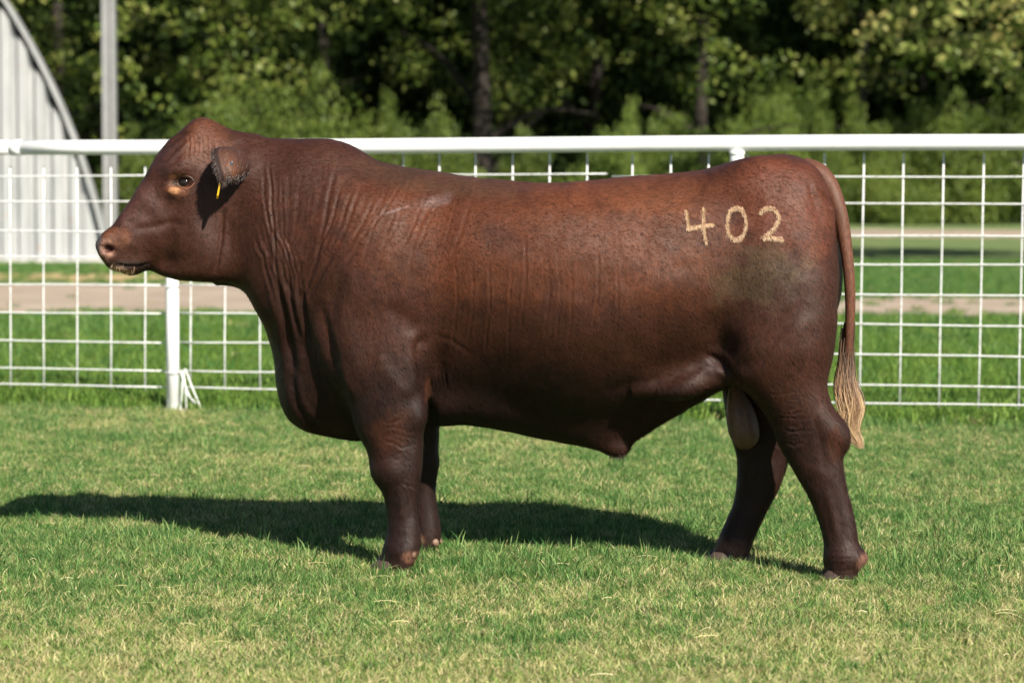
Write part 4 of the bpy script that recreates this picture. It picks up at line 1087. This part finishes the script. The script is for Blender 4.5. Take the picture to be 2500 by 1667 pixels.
def crown_mesh(name, blobs, per, size, mat, seed, flat=0.7, vert=False, elong=1.6, shell=0.5):
    """blobs: (x,y,z,r) foliage clumps"""
    r = np.random.default_rng(seed); C = []; Rn = []
    for x, y, z, rad in blobs:
        n = int(per*(rad/0.6)**2); d = r.normal(0, 1, (n, 3)); d /= np.linalg.norm(d, axis=1)[:, None]
        q = r.random(n)**shell*rad*r.uniform(.75, 1.15, n)
        C.append(np.array([x, y, z])+d*q[:, None]*np.array([1, 1, flat])); Rn.append(np.clip(r.normal(r.uniform(.25, .75), .2, n), 0, 1))
    C = np.concatenate(C); Rn = np.concatenate(Rn); V = leaf_quads(C, size, r, elong=elong, vert=vert)
    F = np.arange(len(V)).reshape(-1, 4)
    me = bpy.data.meshes.new(name); me.vertices.add(len(V)); me.vertices.foreach_set('co', V.astype(np.float32).ravel())
    me.loops.add(F.size); me.loops.foreach_set('vertex_index', F.astype(np.int32).ravel())
    me.polygons.add(len(F)); me.polygons.foreach_set('loop_start', np.arange(0, F.size, 4, dtype=np.int32)); me.update(calc_edges=True)
    me.attributes.new('rnd', 'FLOAT', 'POINT').data.foreach_set('value', np.repeat(Rn, 4).astype(np.float32)); me.materials.append(mat)
    return me
def crown_blobs(R, zc, hz, n, seed, rmin=.45, rmax=.9, zmin=2.2, droop=0):
    r = np.random.default_rng(seed); out = []
    # lobes give the outline its bulges
    lobes = r.normal(0, 1, (9, 3)); lobes /= np.linalg.norm(lobes, axis=1)[:, None]
    while len(out) < n:
        d = r.normal(0, 1, 3); d /= np.linalg.norm(d); k = 0.78+0.30*max(0, (lobes@d).max())**4*1.0-0.10*r.random()
        q = (r.random()**0.33)*k
        if r.random() < .85: q = k*r.uniform(.85, 1.0)
        x, y, z = d[0]*q*R, d[1]*q*R, zc+d[2]*q*hz
        z -= droop*r.random()*((x*x+y*y)**.5/R)
        if z < zmin+r.random()*1.2: continue
        out.append((x, y, z, r.uniform(rmin, rmax)))
    return out
def shade_tree_blobs(seed, nfront, ztop=10.3, R=7.6):
    """broad high canopy, open dark room below it, leafy branches hanging down round the edge"""
    r = np.random.default_rng(seed); out = []
    for i in range(250):                                    # unseen upper canopy, leaned forward to shade the room below
        a = r.uniform(0, 6.283); q = math.sqrt(r.random())*R; z = ztop-3.0+r.random()**.8*4.5*math.sqrt(max(0.05, 1-(q/R)**2)); out.append((q*math.cos(a), q*math.sin(a)-1.8, z, r.uniform(.85, 1.4)))
    k = 0
    while k < nfront:                                       # hanging sprays, grouped branch by branch
        a = r.uniform(3.3, 6.1); q = R*r.uniform(.72, 1.04); bx, by, bz = q*math.cos(a), q*math.sin(a)-1.2, r.uniform(3.2, 7.6)
        for j in range(int(r.integers(3, 8))):
            out.append((bx+r.normal(0, .55), by+r.normal(0, .5), bz+r.normal(0, .5)-.15*j, r.uniform(.28, .62))); k += 1
    for i in range(26):                                     # rest of the skirt at the back
        a = r.uniform(0, 3.1); q = R*r.uniform(.6, 1); out.append((q*math.cos(a), q*math.sin(a), r.uniform(3, 8), r.uniform(.5, 1)))
    return out
def trunk_parts(root, x, y, hgt, rad, seed, zb, spread):
    r = random.Random(seed)
    p = [Vector((x, y, -.05)), Vector((x+r.uniform(-.1, .1), y, .5)), Vector((x+r.uniform(-.2, .2), y, zb)), Vector((x+r.uniform(-.5, .5), y, hgt*.75))]
    s = spline(p, 14); tube('trunk', s, [rad*(1.5-0.5*min(1, i/2)) * (1-0.55*i/13) if i < 2 else rad*(1-0.55*i/13) for i in range(14)], M['bark'], root, 12)
    for k in range(7):
        a = k*2.4+r.random(); z0 = zb*(0.75+0.18*k); b = s[min(13, int(z0/(hgt*.75)*13))]; L = spread*r.uniform(.6, .95)
        e = b+Vector((math.cos(a)*L, math.sin(a)*L, L*r.uniform(.25, .7))); m = (b+e)/2+Vector((0, 0, r.uniform(.1, .5)))
        q = spline([b, m, e], 8); tube('limb', q, [rad*.30*(1-.85*i/7) for i in range(8)], M['bark'], root, 8)
def place_tree(name, x, y, mesh, label, cat, group, rad, hgt, zb, spread, seed, rz=0, sc=1.0, limbs=True, cname='crown'):
    root = empty(name, (x, y, 0), label, cat, group)
    if limbs: trunk_parts(root, x, y, hgt, rad, seed, zb, spread)
    o = bpy.data.objects.new(cname, mesh); SC.collection.objects.link(o); o.parent = root; o.rotation_euler.z = rz; o.scale = (sc, sc, sc)
    return root
oakA = crown_mesh('oak_crown_a', shade_tree_blobs(1, 150), 58, 0.14, M['leaf_oak'], 11)
oakB = crown_mesh('oak_crown_b', shade_tree_blobs(2, 85), 58, 0.15, M['leaf_oak'], 12)
oakC = crown_mesh('oak_crown_c', shade_tree_blobs(3, 42), 58, 0.16, M['leaf_oak'], 13)
pale = crown_mesh('pale_crown', crown_blobs(5.4, 6.0, 3.6, 240, 4, .35, .75, zmin=3.0, droop=.9)+[(x*1.0, y, z+1.6, rr_*1.7) for x, y, z, rr_ in crown_blobs(4.2, 6.4, 2.6, 90, 8, .4, .7, zmin=4.5)], 50, 0.19, M['leaf_pale'], 14)
rowG = 'leafy shade trees beyond the fence'
place_tree('oak_tree', -12.2, 60, oakA, 'shade tree with dense small leaves directly behind the barn arch at the left edge', 'tree', rowG, .30, 9, 2.8, 4, 1, 0.15)
place_tree('oak_tree', -6.6, 63, oakB, 'shade tree with dark crown above the bull head', 'tree', rowG, .30, 9, 2.8, 4, 2, -0.1)
place_tree('oak_tree', -0.75, 62, oakC, 'thick trunked shade tree whose trunk shows above the dip of the bull back', 'tree', rowG, .36, 10, 3.0, 4, 3, 0.0)
place_tree('oak_tree', 5.9, 76, oakC, 'very dark shade tree above the bull rump', 'tree', rowG, .30, 9, 2.8, 4, 4, .25, 1.22)
place_tree('oak_tree', 15.5, 112, oakC, 'shade tree standing behind the pale leaved tree at the right', 'tree', rowG, .45, 16, 4.5, 7, 5, -.2, 1.75)
place_tree('oak_tree', 24.5, 114, oakB, 'shade tree farthest to the right of the row', 'tree', rowG, .45, 16, 4.5, 7, 6, 0.2, 1.75)
place_tree('oak_tree', -17.5, 64, oakC, 'shade tree hidden mostly by the barn wall', 'tree', rowG, .28, 9, 2.8, 4, 16, .1)
place_tree('broadleaf_tree', 11.6, 45.5, pale, 'nearer tree with large yellow green leaves hanging into the upper right corner', 'tree', None, .26, 9, 3.2, 4, 7, 0.8)
# second rank
k = 0
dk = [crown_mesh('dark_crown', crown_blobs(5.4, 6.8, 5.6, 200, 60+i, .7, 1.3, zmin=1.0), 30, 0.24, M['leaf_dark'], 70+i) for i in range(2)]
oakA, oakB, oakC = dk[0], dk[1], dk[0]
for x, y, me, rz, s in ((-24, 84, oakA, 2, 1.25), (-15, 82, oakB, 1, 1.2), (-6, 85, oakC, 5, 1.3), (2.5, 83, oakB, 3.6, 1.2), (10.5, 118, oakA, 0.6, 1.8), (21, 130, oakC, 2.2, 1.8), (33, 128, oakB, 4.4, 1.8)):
    lab = ['taller tree rising behind the barn', 'taller tree behind the gap between barn and column', 'taller tree in the second rank behind the bull neck', 'taller tree in the second rank behind the bull back',
           'taller tree in the second rank behind the bull rump', 'taller tree in the second rank behind the right end of the rail', 'taller tree in the second rank beyond the right edge'][k]
    r_ = place_tree('oak_tree', x, y, me, lab, 'tree', 'taller trees in the second rank', .32, 10, 3, 4, 20+k, rz, s); k += 1
# cedars and shrubs in front of the row
def plume_blobs(h, w, n, seed):
    r = np.random.default_rng(seed); out = []
    tips = [(r.uniform(-.5, .5)*w, r.uniform(-.4, .4)*w, h*r.uniform(.62, 1.0)) for _ in range(6)]
    for i in range(n):
        tx, ty, th = tips[i % 6]; t = r.random()**.8; wid = w*.26*(1-t)**.8+.07
        wid *= 1.35; out.append((tx*(.55+.45*t)+r.normal(0, wid*.6), ty+r.normal(0, wid*.5), .15+t*(th-.15), wid*.7+.10))
    return out
ced = [crown_mesh('cedar_crown', plume_blobs(3.6, 2.3, 70, 40+i), 520, 0.105, M['leaf_cedar'], 50+i, 1.5, True, 3.0, 0.5) for i in range(3)]
def cedar(uD, topD, Y, i, label, wid=1.0):
    p = at(uD*K, 480, Y); z = at(uD*K, topD*K, Y).z; s = z/3.6
    root = empty('cedar_shrub', (p.x, Y, 0), label, 'shrub', 'light green cedars in front of the trees')
    o = bpy.data.objects.new('foliage', ced[i % 3]); SC.collection.objects.link(o); o.parent = root; o.scale = (s*wid, s*wid, s); o.rotation_euler.z = i*1.3
    tube('stem', [Vector((p.x, Y, -.02)), Vector((p.x+.03, Y, z*.6))], [.07, .03], M['bark'], root, 8)
for i, (u, t, Y, wd, lab) in enumerate((
    (660, 152, 53, 1.3, 'light green cedar with its tip highest behind the bull poll'), (560, 205, 51, 1.3, 'low light green cedar directly over the bull poll'),
    (470, 235, 54, 1.1, 'small light green cedar between the steel column and the bull poll'), (905, 215, 55, 1.0, 'pale cedar over the bull withers'), (960, 240, 53, 1.0, 'short cedar between the withers and the thick trunk'),
    (1395, 245, 52, .8, 'short yellow green cedar over the middle of the bull back'), (1480, 228, 55, .8, 'narrow yellow green cedar over the bull loin'), (1590, 240, 53, .8, 'cedar just left of the dark gap over the loin'),
    (1775, 122, 104, .85, 'tall yellow green cedar over the bull hip, tallest of the cedars'), (1905, 150, 106, .7, 'narrow cedar right of the tallest cedar'), (2010, 262, 105, 1.4, 'low cedar over the tail head'),
    (2105, 190, 108, 1.0, 'olive green cedar under the pale leaved tree'), (2245, 205, 106, 1.2, 'broad olive cedar near the right edge'), (2340, 165, 108, 1.0, 'tall olive cedar cut by the right edge'),
    (1710, 270, 103, 1.3, 'low cedar behind the second fence post'), (820, 265, 56, 1.1, 'low cedar behind the bull neck'), (1240, 275, 58, .9, 'low cedar right of the thick trunk'), (340, 280, 56, 1.0, 'low cedar just right of the steel column'))):
    cedar(u, t, Y, i, lab, wd)
# undergrowth and the wood beyond
r0 = np.random.default_rng(90); B = []
for i in range(520):
    x = r0.uniform(-26, 7) if i < 330 else r0.uniform(6, 40); B.append((x, r0.uniform(68, 78) if i < 330 else r0.uniform(120, 128), r0.uniform(.2, 2.6)*(1 if i < 330 else 1.6)*(0.6+0.5*math.sin(x*.7)**2), r0.uniform(.5, .95)))
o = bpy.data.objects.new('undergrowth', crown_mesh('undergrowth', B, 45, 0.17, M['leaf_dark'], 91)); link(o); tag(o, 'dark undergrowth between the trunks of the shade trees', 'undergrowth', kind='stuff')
B = []
for i in range(3000):
    B.append((r0.uniform(-60, 66), r0.uniform(146, 160), r0.uniform(.3, 25), r0.uniform(1.6, 3.0)))
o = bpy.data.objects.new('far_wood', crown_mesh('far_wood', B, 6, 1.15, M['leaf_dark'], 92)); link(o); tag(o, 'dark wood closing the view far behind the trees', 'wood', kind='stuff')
